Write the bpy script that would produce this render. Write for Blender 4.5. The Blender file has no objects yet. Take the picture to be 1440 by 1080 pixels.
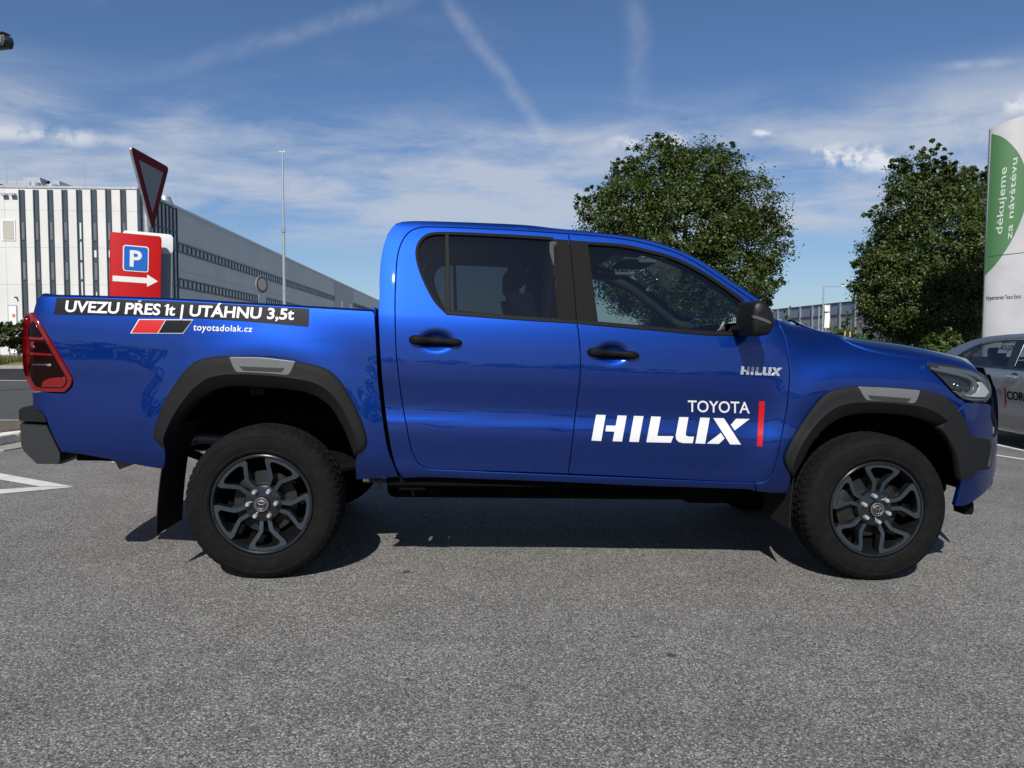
import bpy, bmesh, math, random
import numpy as np
from mathutils import Vector, Matrix
from mathutils.geometry import delaunay_2d_cdt
D2R = math.radians
scene = bpy.context.scene
COL = scene.collection
random.seed(4); rng = np.random.default_rng(4)

# ------------------------------------------------------------------ camera, sky, sun, exposure
SLOPE = D2R(1.0)                                   # the forecourt falls gently to the right
CP = np.array([1.0193, -4.5533, 1.1728]); YAW, PITCH, ROLL = 0.0527, 0.0524, 0.0196; FPX = 1040.0
def cam_axes():
    cy, sy = math.cos(YAW), math.sin(YAW)
    f = np.array([sy, cy, 0]); r = np.array([cy, -sy, 0]); u = np.array([0, 0, 1.])
    cp, sp = math.cos(PITCH), math.sin(PITCH)
    f2 = f*cp - u*sp; u2 = u*cp + f*sp
    cr, sr = math.cos(ROLL), math.sin(ROLL)
    return r*cr + u2*sr, u2*cr - r*sr, f2
AR, AU, AF = cam_axes()
RY = np.array([[math.cos(SLOPE), 0, math.sin(SLOPE)], [0, 1, 0], [-math.sin(SLOPE), 0, math.cos(SLOPE)]])
WCP = RY @ CP; WAR, WAU, WAF = RY @ AR, RY @ AU, RY @ AF
cam = bpy.data.cameras.new('camera'); camo = bpy.data.objects.new('camera', cam); COL.objects.link(camo)
camo.matrix_world = Matrix([[WAR[i], WAU[i], -WAF[i], WCP[i]] for i in range(3)] + [[0, 0, 0, 1]])
cam.sensor_width = 36; cam.lens = 36*FPX/1440; cam.clip_end = 6000; cam.clip_start = 0.05
scene.camera = camo

SUN_EL, SUN_AZ = D2R(41), D2R(12)                   # behind the camera, a little to its left
to_sun = Vector((-math.sin(SUN_AZ)*math.cos(SUN_EL), -math.cos(SUN_AZ)*math.cos(SUN_EL), math.sin(SUN_EL)))
sl = bpy.data.lights.new('sun', 'SUN'); sl.energy = 5.0; sl.angle = D2R(0.5); sl.color = (1, .955, .89)
so = bpy.data.objects.new('sun', sl); COL.objects.link(so)
so.rotation_euler = to_sun.to_track_quat('Z', 'Y').to_euler(); so.location = (0, -10, 20)
scene.view_settings.view_transform = 'Standard'; scene.view_settings.look = 'None'
scene.view_settings.exposure = 0.34; scene.view_settings.gamma = 1.0
scene.cycles.max_bounces = 8; scene.cycles.transparent_max_bounces = 16
scene.cycles.use_denoising = True
scene.cycles.sample_clamp_indirect = 6.0; scene.cycles.caustics_reflective = False; scene.cycles.caustics_refractive = False

class NT:
    """small helper to wire node trees"""
    def __init__(s, nt): s.t = nt; s.n = nt.nodes; s.l = nt.links
    def add(s, typ, **kw):
        n = s.n.new(typ)
        for k, v in kw.items():
            if k.startswith('i_'):
                s.put(n, k[2:], v)
            elif k.startswith('x'):
                s.put(n, int(k[1:]), v)
            else: setattr(n, k, v)
        return n
    def put(s, n, key, v):
        if isinstance(key, str): key = key.replace('_', ' ')
        sock = n.inputs[key]
        if isinstance(v, bpy.types.NodeSocket): s.l.new(v, sock)
        elif isinstance(v, bpy.types.Node): s.l.new(v.outputs[0], sock)
        else: sock.default_value = v
    def math(s, op, a, b=None, clamp=False):
        n = s.n.new('ShaderNodeMath'); n.operation = op; n.use_clamp = clamp
        s.put(n, 0, a)
        if b is not None: s.put(n, 1, b)
        return n.outputs[0]
    def vmath(s, op, a, b=None):
        n = s.n.new('ShaderNodeVectorMath'); n.operation = op; s.put(n, 0, a)
        if b is not None: s.put(n, 1, b)
        return n.outputs['Value'] if op in ('DOT_PRODUCT', 'LENGTH', 'DISTANCE') else n.outputs[0]
    def noise(s, vec, scale, detail=4, rough=.55, dim='3D', dist=0):
        n = s.n.new('ShaderNodeTexNoise'); n.noise_dimensions = dim
        if vec is not None: s.put(n, 'Vector', vec)
        n.inputs['Scale'].default_value = scale; n.inputs['Detail'].default_value = detail
        n.inputs['Roughness'].default_value = rough; n.inputs['Distortion'].default_value = dist
        return n.outputs['Fac']
    def ramp(s, fac, stops, interp='LINEAR'):
        n = s.n.new('ShaderNodeValToRGB'); n.color_ramp.interpolation = interp; s.put(n, 'Fac', fac)
        e = n.color_ramp.elements
        while len(e) < len(stops): e.new(.5)
        for k, (p, c) in enumerate(stops):
            e[k].position = p; e[k].color = (c, c, c, 1) if not isinstance(c, tuple) else (*c, 1)
        return n.outputs['Color']
    def mix(s, fac, a, b, blend='MIX'):
        n = s.n.new('ShaderNodeMix'); n.data_type = 'RGBA'; n.blend_type = blend
        s.put(n, 0, fac)
        for k, v in ((6, a), (7, b)):
            if isinstance(v, tuple) and len(v) == 3: v = (*v, 1)
            s.put(n, k, v)
        return n.outputs[2]
    def mapr(s, v, a, b, c=0., d=1., smooth=True):
        n = s.n.new('ShaderNodeMapRange'); n.interpolation_type = 'SMOOTHSTEP' if smooth else 'LINEAR'
        s.put(n, 0, v)
        for k, q in enumerate((a, b, c, d)): n.inputs[k+1].default_value = q
        return n.outputs[0]

def px_dir(px, py):
    d = WAF + WAR*(px-720)/FPX - WAU*(py-540)/FPX
    return d/np.linalg.norm(d)

world = bpy.data.worlds.new('World'); scene.world = world; world.use_nodes = True
g = NT(world.node_tree); g.n.clear()
sky = g.add('ShaderNodeTexSky', sky_type='NISHITA', sun_disc=False, sun_elevation=SUN_EL, sun_rotation=math.pi + SUN_AZ)
sky.altitude = 300; sky.air_density = 1.0; sky.dust_density = 0.6; sky.ozone_density = 2.5
tc = g.add('ShaderNodeTexCoord'); dvec = tc.outputs['Generated']
sep = g.add('ShaderNodeSeparateXYZ', x0=dvec)
zc = g.math('ADD', g.math('MAXIMUM', sep.outputs['Z'], 0.0), .10)
flat = g.add('ShaderNodeCombineXYZ', x0=g.math('DIVIDE', sep.outputs['X'], zc), x1=g.math('DIVIDE', sep.outputs['Y'], zc), x2=0.0)
elev = sep.outputs['Z']
# thin sheet of altocumulus low over the horizon
mp = g.add('ShaderNodeMapping', i_Vector=flat.outputs[0]); mp.inputs['Rotation'].default_value = (0, 0, .5); mp.inputs['Scale'].default_value = (.8, 1.2, 1)
big = g.noise(mp.outputs[0], .62, 3, .5); fine = g.noise(mp.outputs[0], 2.6, 8, .62, dist=.35)
band = g.math('MULTIPLY', g.mapr(elev, .10, .17), g.mapr(elev, .33, .245))
dens = g.math('ADD', g.math('MULTIPLY', big, .75), g.math('MULTIPLY', fine, .5))
sheet = g.math('MULTIPLY', g.mapr(dens, .45, .77), band)
low = g.math('MULTIPLY', g.mapr(elev, .20, .03), .22)
# high wisps
wispm = g.add('ShaderNodeMapping', i_Vector=dvec); wispm.inputs['Scale'].default_value = (1.2, 1, 5)
wisp = g.math('MULTIPLY', g.mapr(g.noise(wispm.outputs[0], 3.3, 7, .6, dist=.6), .56, .86), g.math('MULTIPLY', g.mapr(elev, .26, .34), .12))
def trail(p0, p1, width, amp, soft=.25, wob=.02, scale=9, puffy=False):
    a, b = px_dir(*p0), px_dir(*p1)
    n = np.cross(a, b); n /= np.linalg.norm(n)
    t = (b - a*np.dot(a, b)); t /= np.linalg.norm(t); ang = math.acos(np.dot(a, b))
    w = g.math('MULTIPLY', g.math('SUBTRACT', g.noise(dvec, scale, 5, .6), .5), wob*2)
    dist = g.math('ABSOLUTE', g.math('ADD', g.vmath('DOT_PRODUCT', dvec, tuple(n)), w))
    along = g.math('ARCTAN2', g.vmath('DOT_PRODUCT', dvec, tuple(t)), g.vmath('DOT_PRODUCT', dvec, tuple(a)))
    lim = g.math('MULTIPLY', g.mapr(along, -soft*ang, soft*ang), g.mapr(along, ang*(1+soft), ang*(1-soft)))
    tex = g.mapr(g.noise(dvec, 26, 6, .6), .44, .58) if puffy else g.mapr(g.noise(dvec, 30, 5, .65), .32, .68, .35, 1.0)
    return g.math('MULTIPLY', g.math('MULTIPLY', g.mapr(dist, width, 0.0), lim), g.math('MULTIPLY', tex, amp))
tr = [trail((622, -10), (765, 185), .016, .28, .12, .004, 12), trail((240, 98), (590, -6), .016, .20, .3, .008, 7),
      trail((893, -20), (898, 145), .024, .18, .3, .012, 10), trail((20, 190), (215, 203), .011, .50, .25, .006, 20),
      trail((1330, 92), (1420, 88), .007, .4, .4, .004, 20), trail((640, 195), (1000, 205), .03, .22, .3, .016, 8), trail((1300, 175), (1470, 215), .035, .45, .3, .02, 6)]
tot = sheet
for q in (low, wisp, *tr): tot = g.math('ADD', tot, q)
tot = g.math('MINIMUM', tot, .80)
pf = [trail((-40, 190), (130, 192), .015, .55, .15, .012, 14, True), trail((865, 199), (960, 200), .014, .7, .2, .008, 20, True), trail((1145, 214), (1260, 225), .020, 1.1, .15, .012, 16, True),
      trail((1415, 148), (1470, 140), .014, .8, .2, .01, 18, True), trail((1060, 187), (1090, 189), .006, .8, .2, .003, 30, True)]
puff = pf[0]
for q in pf[1:]: puff = g.math('ADD', puff, q)
puff = g.math('MINIMUM', puff, .85)
tint = g.add('ShaderNodeMix'); tint.data_type = 'RGBA'; tint.blend_type = 'MULTIPLY'; tint.inputs[0].default_value = 1
g.put(tint, 6, sky.outputs[0]); tint.inputs[7].default_value = (.74, .90, 1.10, 1)
c1 = g.mix(tot, tint.outputs[2], (6.2, 6.8, 7.9))
c2 = g.mix(puff, c1, (9.5, 9.8, 10.2))
bg = g.add('ShaderNodeBackground', i_Color=c2, i_Strength=.067)
g.add('ShaderNodeOutputWorld', i_Surface=bg.outputs[0])

# ------------------------------------------------------------------ helpers
def tag(o, label=None, cat=None, group=None, kind=None):
    for k, v in (('label', label), ('category', cat), ('group', group), ('kind', kind)):
        if v: o[k] = v
    return o
def empty(name, loc=(0, 0, 0), rot=(0, 0, 0), **kw):
    o = bpy.data.objects.new(name, None); COL.objects.link(o); o.location = loc; o.rotation_euler = rot
    o.empty_display_size = .2
    return tag(o, **kw)
def mk(name, V, F, mat, parent=None, N=None, smooth=True, angle=None):
    me = bpy.data.meshes.new(name)
    me.from_pydata([tuple(map(float, v)) for v in V], [], [tuple(map(int, f)) for f in F])
    me.materials.append(mat)
    me.polygons.foreach_set('use_smooth', [smooth]*len(me.polygons)); me.update()
    if N is not None: me.normals_split_custom_set_from_vertices([tuple(map(float, n)) for n in N])
    elif angle is not None: me.set_sharp_from_angle(angle=D2R(angle))
    o = bpy.data.objects.new(name, me); COL.objects.link(o)
    if parent is not None: o.parent = parent
    return o
def mkbm(name, bm, mat, parent=None, smooth=True, angle=30):
    me = bpy.data.meshes.new(name); bm.normal_update(); bm.to_mesh(me); bm.free(); me.materials.append(mat)
    me.polygons.foreach_set('use_smooth', [smooth]*len(me.polygons))
    if smooth: me.set_sharp_from_angle(angle=D2R(angle))
    o = bpy.data.objects.new(name, me); COL.objects.link(o)
    if parent is not None: o.parent = parent
    return o
def add_box(bm, c, s, rz=0., bev=0., seg=2):
    m = Matrix.Translation(c) @ Matrix.Rotation(rz, 4, 'Z') @ Matrix.Diagonal((*s, 1))
    r = bmesh.ops.create_cube(bm, size=1, matrix=m)
    if bev:
        es = list({e for v in r['verts'] for e in v.link_edges})
        bmesh.ops.bevel(bm, geom=es, offset=bev, segments=seg, affect='EDGES', profile=.5)
def add_cyl(bm, p0, p1, r0, r1=None, seg=16, caps=True):
    p0, p1 = Vector(p0), Vector(p1); d = p1 - p0; r1 = r0 if r1 is None else r1
    q = d.to_track_quat('Z', 'Y').to_matrix().to_4x4()
    bmesh.ops.create_cone(bm, cap_ends=caps, cap_tris=False, segments=seg, radius1=r0, radius2=r1, depth=d.length, matrix=Matrix.Translation((p0+p1)/2) @ q)
def add_prism(bm, poly, fn, bev=0., seg=2):
    """poly: 2-D outline; fn(u, v, k) -> 3-D point for the front (k=0) and back (k=1) faces"""
    a = [bm.verts.new(fn(u, v, 0)) for u, v in poly]; b = [bm.verts.new(fn(u, v, 1)) for u, v in poly]
    n = len(poly); fs = [bm.faces.new(a), bm.faces.new(b[::-1])]
    for i in range(n): fs.append(bm.faces.new((a[i], b[i], b[(i+1) % n], a[(i+1) % n])))
    bmesh.ops.recalc_face_normals(bm, faces=fs)
    if bev: bmesh.ops.bevel(bm, geom=list({e for v in a+b for e in v.link_edges}), offset=bev, segments=seg, affect='EDGES', profile=.5)
def pipe(bm, pts, rad, seg=10):
    """tube along a polyline"""
    pts = [Vector(p) for p in pts]; rings = []
    rad = rad if hasattr(rad, '__len__') else [rad]*len(pts)
    for i, p in enumerate(pts):
        t = (pts[min(i+1, len(pts)-1)] - pts[max(i-1, 0)]).normalized()
        q = t.to_track_quat('Z', 'Y')
        rings.append([bm.verts.new(p + q @ Vector((math.cos(a)*rad[i], math.sin(a)*rad[i], 0))) for a in (2*math.pi*k/seg for k in range(seg))])
    for a, b in zip(rings, rings[1:]):
        for k in range(seg): bm.faces.new((a[k], a[(k+1) % seg], b[(k+1) % seg], b[k]))
    bm.faces.new(rings[0][::-1]); bm.faces.new(rings[-1])
def lathe(prof, seg, axis_fn, close=False):
    """prof: list of (r, h); axis_fn(r, h, a) -> point"""
    V = [axis_fn(r, h, 2*math.pi*k/seg) for k in range(seg) for r, h in prof]; m = len(prof); F = []
    for k in range(seg):
        k2 = (k+1) % seg
        for j in range(m-1 if not close else m):
            j2 = (j+1) % m
            F.append((k*m+j, k*m+j2, k2*m+j2, k2*m+j))
    return V, F
def pchip(xs, ys):
    xs = np.array(xs, float); ys = np.array(ys, float); h = np.diff(xs); d = np.diff(ys)/h
    m = np.zeros(len(xs)); m[0], m[-1] = d[0], d[-1]
    for i in range(1, len(xs)-1):
        if d[i-1]*d[i] > 0:
            w1, w2 = 2*h[i]+h[i-1], h[i]+2*h[i-1]; m[i] = (w1+w2)/(w1/d[i-1]+w2/d[i])
    def f(x):
        x = np.clip(x, xs[0], xs[-1]); i = np.clip(np.searchsorted(xs, x)-1, 0, len(h)-1)
        t = (x-xs[i])/h[i]; t2, t3 = t*t, t*t*t
        return (2*t3-3*t2+1)*ys[i]+(t3-2*t2+t)*h[i]*m[i]+(-2*t3+3*t2)*ys[i+1]+(t3-t2)*h[i]*m[i+1]
    return f
def curve(pts, step, closed=True, ang=38):
    """Catmull-Rom through traced points, sharp turns kept as corners"""
    P = [np.array(p[:2], float) for p in pts]; n = len(P); out = []
    def corner(i):
        if not closed and i in (0, n-1): return True
        a = P[i]-P[i-1]; b = P[(i+1) % n]-P[i]
        c = np.dot(a, b)/(np.linalg.norm(a)*np.linalg.norm(b)+1e-9)
        return c < math.cos(D2R(ang))
    cs = [corner(i) for i in range(n)]
    for i in range(n if closed else n-1):
        p1, p2 = P[i], P[(i+1) % n]; L = np.linalg.norm(p2-p1)
        k = max(1, int(round(L/step)))
        t1 = (p2-p1) if cs[i] else (p2-P[i-1])*L/(np.linalg.norm(p1-P[i-1])+L)
        t2 = (p2-p1) if cs[(i+1) % n] else (P[(i+2) % n]-p1)*L/(L+np.linalg.norm(P[(i+2) % n]-p2))
        for j in range(k):
            t = j/k; a, b = t*t, t**3
            out.append((2*b-3*a+1)*p1+(b-2*a+t)*t1+(-2*b+3*a)*p2+(b-a)*t2)
    if not closed: out.append(P[-1])
    return np.array(out)
def area2(P): return .5*np.sum(P[:, 0]*np.roll(P[:, 1], -1)-np.roll(P[:, 0], -1)*P[:, 1])
def inset_poly(P, d):
    """shift a closed outline inward by d (outward when negative)"""
    s = 1 if area2(P) > 0 else -1
    t = np.roll(P, -1, 0)-np.roll(P, 1, 0); t /= np.linalg.norm(t, axis=1)[:, None]+1e-9
    return P + np.stack([-t[:, 1], t[:, 0]], 1)*s*d
def in_poly(pts, P):
    x, y = pts[:, 0], pts[:, 1]; r = np.zeros(len(pts), bool); q = np.roll(P, -1, 0)
    for (x1, y1), (x2, y2) in zip(P, q):
        if y1 == y2: continue
        c = ((y1 > y) != (y2 > y)) & (x < (x2-x1)*(y-y1)/(y2-y1)+x1); r ^= c
    return r
def seg_dist(pts, P):
    d = np.full(len(pts), 1e9)
    for a, b in zip(P, np.roll(P, -1, 0)):
        ab = b-a; t = np.clip(((pts-a)@ab)/(ab@ab+1e-12), 0, 1)
        d = np.minimum(d, np.linalg.norm(pts-(a+t[:, None]*ab), axis=1))
    return d
def fill(loops, step, refine=()):
    """fine triangulation of an outline with holes; returns points, triangles and the loops as index lists"""
    outer = loops[0]; lo, hi = outer.min(0), outer.max(0); cand = []
    gx, gy = np.meshgrid(np.arange(lo[0]+step*.37, hi[0], step), np.arange(lo[1]+step*.41, hi[1], step)); cand.append(np.stack([gx.ravel(), gy.ravel()], 1))
    base = cand[0]
    for cx, cy, rx, ry, st in refine:
        base = base[((base[:, 0]-cx)/rx)**2+((base[:, 1]-cy)/ry)**2 > 1]
        gx, gy = np.meshgrid(np.arange(cx-rx, cx+rx, st), np.arange(cy-ry, cy+ry, st)); q = np.stack([gx.ravel(), gy.ravel()], 1)
        base = np.vstack([base, q[((q[:, 0]-cx)/rx)**2+((q[:, 1]-cy)/ry)**2 <= 1]])
    k = in_poly(base, outer)
    for h in loops[1:]: k &= ~in_poly(base, h)
    base = base[k]
    for h in loops:
        if len(base): base = base[seg_dist(base, h) > step*.4]
    pts = []; edges = []; idx = []
    for h in loops:
        s = len(pts); n = len(h); pts += [Vector(p) for p in h]; edges += [(s+i, s+(i+1) % n) for i in range(n)]; idx.append(list(range(s, s+n)))
    pts += [Vector(p) for p in base]
    vo, _, fo, ov, _, _ = delaunay_2d_cdt(pts, edges, [], 0, 1e-5)
    V = np.array([tuple(v) for v in vo]); F = np.array([f for f in fo if len(f) == 3]); c = V[F].mean(1)
    k = in_poly(c, outer)
    for h in loops[1:]: k &= ~in_poly(c, h)
    F = F[k]; back = {}
    for new, olds in enumerate(ov):
        for q in olds: back[q] = new
    return V, F, [[back[i] for i in l] for l in idx]

def simple(name, col, rough=.5, metal=0., spec=.5, coat=0., emit=None):
    m = bpy.data.materials.new(name); m.use_nodes = True; b = m.node_tree.nodes['Principled BSDF']
    b.inputs['Base Color'].default_value = (*col, 1); b.inputs['Roughness'].default_value = rough
    b.inputs['Metallic'].default_value = metal; b.inputs['Specular IOR Level'].default_value = spec
    b.inputs['Coat Weight'].default_value = coat; b.inputs['Coat Roughness'].default_value = .03
    return m
def textured(name, c1, c2, scale, rough=.6, bump=.0, metal=0., detail=5, coat=0., rvar=.1, spec=.5):
    m = simple(name, c1, rough, metal, spec, coat); t = NT(m.node_tree); b = t.n['Principled BSDF']
    tc = t.add('ShaderNodeTexCoord'); n = t.noise(tc.outputs['Object'], scale, detail, .6)
    t.put(b, 'Base Color', t.mix(t.mapr(n, .3, .7), c1, c2))
    t.put(b, 'Roughness', t.mapr(n, .2, .8, max(rough-rvar, .02), min(rough+rvar, 1), False))
    if bump:
        bp = t.add('ShaderNodeBump', i_Strength=bump, i_Height=n); bp.inputs['Distance'].default_value = .01
        t.put(b, 'Normal', bp.outputs[0])
    return m
def glass(name, tint, refl=1.0):
    m = bpy.data.materials.new(name); m.use_nodes = True; t = NT(m.node_tree); t.n.clear()
    tr = t.add('ShaderNodeBsdfTransparent'); tr.inputs[0].default_value = (*tint, 1)
    gl = t.add('ShaderNodeBsdfGlossy'); gl.inputs['Roughness'].default_value = .01; gl.inputs[0].default_value = (refl, refl, refl, 1)
    lw = t.add('ShaderNodeLayerWeight'); lw.inputs[0].default_value = .5
    fr = t.math('ADD', t.math('MULTIPLY', t.math('POWER', lw.outputs['Facing'], 5.), .95), .045)
    mx = t.add('ShaderNodeMixShader', i_Fac=fr); t.put(mx, 1, tr.outputs[0]); t.put(mx, 2, gl.outputs[0])
    t.add('ShaderNodeOutputMaterial', i_Surface=mx.outputs[0])
    return m
M = {}
# ------------------------------------------------------------------ materials of the vehicles
def paint(name, base, metal, rough, flake=1200):
    m = simple(name, base, rough, metal, .5, 1.0); t = NT(m.node_tree); b = t.n['Principled BSDF']
    tc = t.add('ShaderNodeTexCoord')
    vo = t.add('ShaderNodeTexVoronoi', i_Vector=tc.outputs['Object'], i_Scale=float(flake))
    hsv = t.add('ShaderNodeSeparateColor', i_Color=vo.outputs['Color'])
    t.put(b, 'Base Color', t.mix(t.math('MULTIPLY', hsv.outputs[0], .5), tuple(base), tuple(min(1, c*1.9) for c in base)))
    b.inputs['Coat Roughness'].default_value = .012; b.inputs['Coat IOR'].default_value = 1.47
    return m
M['paint'] = paint('blue_paint', (.0001, .0185, .138), .92, .46)
M['silver'] = paint('silver_paint', (.215, .222, .23), .75, .36)
M['flare'] = textured('grained_plastic', (.0065, .0069, .0076), (.009, .0094, .0101), 400, .68, .04, 0, 5, 0, .06, .15)
M['plastic'] = textured('black_plastic', (.0050, .0051, .0056), (.007, .0071, .0077), 300, .60, .02, 0, 5, 0, .05, .06)
M['rubber'] = textured('rubber', (.006, .006, .0065), (.010, .010, .010), 60, .75, .05, 0, 5, 0, .06, .25)
M['tyre'] = textured('tyre_rubber', (.0042, .0043, .0045), (.0075, .0075, .0075), 22, .85, .05, 0, 5, 0, .06, .10)
M['gloss_black'] = simple('gloss_black', (.008, .008, .009), .12, 0, .5, .6)
M['satin'] = simple('satin_black', (.006, .006, .007), .55, 0, .08)
M['insert'] = simple('grey_insert', (.125, .128, .131), .42, .3)
M['bumper'] = textured('dark_grey_paint', (.034, .036, .038), (.042, .043, .046), 900, .36, 0, .5, 2)
M['machined'] = simple('machined_alloy', (.045, .058, .070), .28, .6)
M['alloy'] = simple('black_alloy', (.011, .012, .013), .16, .3, .5, .5)
M['chrome'] = simple('chrome', (.72, .73, .75), .12, 1)
M['steel'] = textured('steel', (.10, .095, .09), (.16, .155, .15), 40, .5, .05, .6)
M['brake'] = simple('brake_steel', (.016, .016, .016), .5, .5)
M['dark'] = simple('underbody', (.004, .004, .004), .9, 0, .05)
M['cloth'] = textured('seat_cloth', (.018, .018, .019), (.026, .026, .027), 500, .9)
M['cabin'] = textured('cabin_plastic', (.016, .0165, .018), (.021, .0215, .023), 120, .7)
M['headliner'] = simple('headliner', (.12, .115, .11), .9)
M['privacy'] = glass('privacy_glass', (.23, .245, .255))
M['clearglass'] = glass('window_glass', (.52, .58, .57))
M['lens'] = glass('headlamp_lens', (.88, .90, .91), 1.0); M['lampdark'] = simple('lamp_bowl', (.018, .019, .021), .3, .4)
M['redlens'] = simple('red_lens', (.13, .0012, .002), .12, 0, .5, .4)
M['darkred'] = simple('smoked_red_lens', (.006, .0005, .0005), .12, 0, .2)
M['white'] = simple('white_vinyl', (.55, .55, .55), .5, 0, .3); M['lampwhite'] = simple('lamp_diffuser', (.30, .31, .32), .3); M['lampgrey'] = simple('lamp_trim', (.085, .088, .092), .3, .3)
M['red'] = simple('red_vinyl', (.42, .002, .006), .45, 0, .3)
M['blackvinyl'] = simple('black_vinyl', (.006, .007, .010), .5, 0, .10)
M['badge'] = simple('badge_chrome', (.46, .48, .50), .28, .6)
M['darkgrey'] = simple('dark_grey_trim', (.022, .023, .025), .4)

# ------------------------------------------------------------------ pickup: the side surface
W_CAB = pchip([.30, .40, .455, .49, .52, .60, .68, .735, .77, .81, .85, .93, 1.00, 1.07, 1.14, 1.22, 1.29, 1.335, 1.45, 1.60, 1.72, 1.78, 1.80, 1.82, 1.84, 1.86, 1.90],
              [.80, .815, .835, .862, .872, .880, .889, .893, .892, .884, .880, .886, .893, .895, .891, .882, .869, .856, .820, .770, .728, .702, .688, .66, .56, .3, .0])
W_BED = pchip([.30, .45, .52, .62, .75, .90, 1.00, 1.08, 1.16, 1.22, 1.29, 1.34, 1.375, 1.39, 1.41, 1.45],
              [.80, .845, .865, .880, .887, .890, .893, .893, .889, .882, .868, .852, .836, .82, .5, .0])
W_FND = pchip([.30, .40, .50, .60, .75, .90, 1.00, 1.06, 1.12, 1.17, 1.21, 1.25, 1.29, 1.34, 1.40],
              [.80, .825, .860, .872, .882, .888, .890, .886, .874, .855, .832, .802, .765, .70, .0])
def sstep(a, b, x):
    t = np.clip((x-a)/(b-a), 0, 1); return t*t*(3-2*t)
DENTS = []
XN = pchip([.36, .42, .50, .60, .75, .90, 1.00, 1.08, 1.14], [4.03, 4.065, 4.085, 4.095, 4.10, 4.09, 4.06, 4.02, 3.98])
def Wf(x, z, kind):
    x = np.asarray(x, float); z = np.asarray(z, float); zp = z + .025*(x-1.0)
    if kind == 'bed':
        w = W_BED(zp)
        u = np.clip((-.86-x)/(.37), 0, .9999); w = w*(1-u**8)**.5
        xc = 0.
    elif kind == 'nose':
        w = np.full_like(x, .882)
        u = np.clip((x-3.2)/(XN(z)-3.2), 0, .99999); w = w*(1-u**4)**.6
        xc = 3.085
    else:
        k = sstep(2.50, 2.90, x); w = W_CAB(zp)*(1-k) + W_FND(zp)*k
        u = np.clip((x-3.2)/(XN(z)-3.2), 0, .99999); w = w*(1-u**4)**.6
        u = np.clip((.66-x)/.16, 0, 1); w = w - .012*u*u
        xc = 3.085
    d = np.sqrt(((x-xc)/.53)**2+((z-.45)/.64)**2)-1
    w = w + .026*np.exp(-(np.maximum(d, 0)/.22)**2)*sstep(.35, .6, z)
    for cx, cz, a, b, h in DENTS:
        w = w - h*np.exp(-(((x-cx)/a)**2+((z-cz)/b)**2)**2)
    return w
def hit(px, kind='cab', off=0.):
    """traced photo points -> points on the truck's side surface (truck coordinates) and normals"""
    px = np.asarray(px, float).reshape(-1, 2); off = np.broadcast_to(np.asarray(off, float), (len(px),))
    d = AF[None] + AR[None]*((px[:, :1]-720)/FPX) - AU[None]*((px[:, 1:]-540)/FPX)
    F = lambda t: (CP[1]+t*d[:, 1]) + Wf(CP[0]+t*d[:, 0], CP[2]+t*d[:, 2], kind) + off
    t0 = (-1.12-CP[1])/d[:, 1]; t1 = (-.02-CP[1])/d[:, 1]
    lo, hi = t0.copy(), t1.copy(); found = np.zeros(len(px), bool); best = np.full(len(px), -9.); tb = t0.copy()
    for k in range(1, 121):
        t = t0+(t1-t0)*k/120; f = F(t)
        new = (~found) & (f >= 0)
        hi = np.where(new, t, hi); lo = np.where(new, t0+(t1-t0)*(k-1)/120, lo); found |= new
    for _ in range(30):
        mid = (lo+hi)/2; f = F(mid); hi = np.where(f >= 0, mid, hi); lo = np.where(f >= 0, lo, mid)
    P = CP[None]+d*hi[:, None]; e = 2e-3
    if kind in ('nose', 'bed', 'cab'):                                              # rays that pass the corner: nearest point to the surface
        bad = (P[:, 1] > {'nose': -.50, 'bed': -.66, 'cab': -.66}[kind]) & ((kind != 'cab') | (P[:, 0] > 2.45))
        if bad.any():
            tt = np.linspace(0, 1, 80)[:, None]; ta = (-1.0-CP[1])/d[:, 1]; tb_ = ({'nose': -.55, 'bed': -.68, 'cab': -.70}[kind]-CP[1])/d[:, 1]
            T = ta[None]+(tb_-ta)[None]*tt; Fv = np.array([F(q) for q in T]); tb2 = T[np.argmax(Fv, 0), np.arange(len(px))]
            P = np.where(bad[:, None], CP[None]+d*tb2[:, None], P)
    gx = (Wf(P[:, 0]+e, P[:, 2], kind)-Wf(P[:, 0]-e, P[:, 2], kind))/(2*e)
    gz = (Wf(P[:, 0], P[:, 2]+e, kind)-Wf(P[:, 0], P[:, 2]-e, kind))/(2*e)
    N = np.stack([-gx, -np.ones(len(P)), -gz], 1); N /= np.linalg.norm(N, axis=1)[:, None]
    return P, N
def onplane(px, y):
    px = np.asarray(px, float).reshape(-1, 2)
    d = AF[None] + AR[None]*((px[:, :1]-720)/FPX) - AU[None]*((px[:, 1:]-540)/FPX)
    return CP[None]+d*((y-CP[1])/d[:, 1])[:, None]
def pair(parent): return parent if isinstance(parent, tuple) else (parent, parent)
def both(name, V, F, mat, parent, N=None, mirror=True, smooth=True, angle=None):
    """a part and its twin on the far side of the vehicle"""
    V = np.asarray(V, float); p = pair(parent)
    a = mk(name, V, F, mat, p[0], N, smooth, angle)
    if not mirror: return a, None
    b = mk(name, V*[1, -1, 1], [tuple(f)[::-1] for f in F], mat, p[1], None if N is None else np.asarray(N)*[1, -1, 1], smooth, angle)
    return a, b
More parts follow.
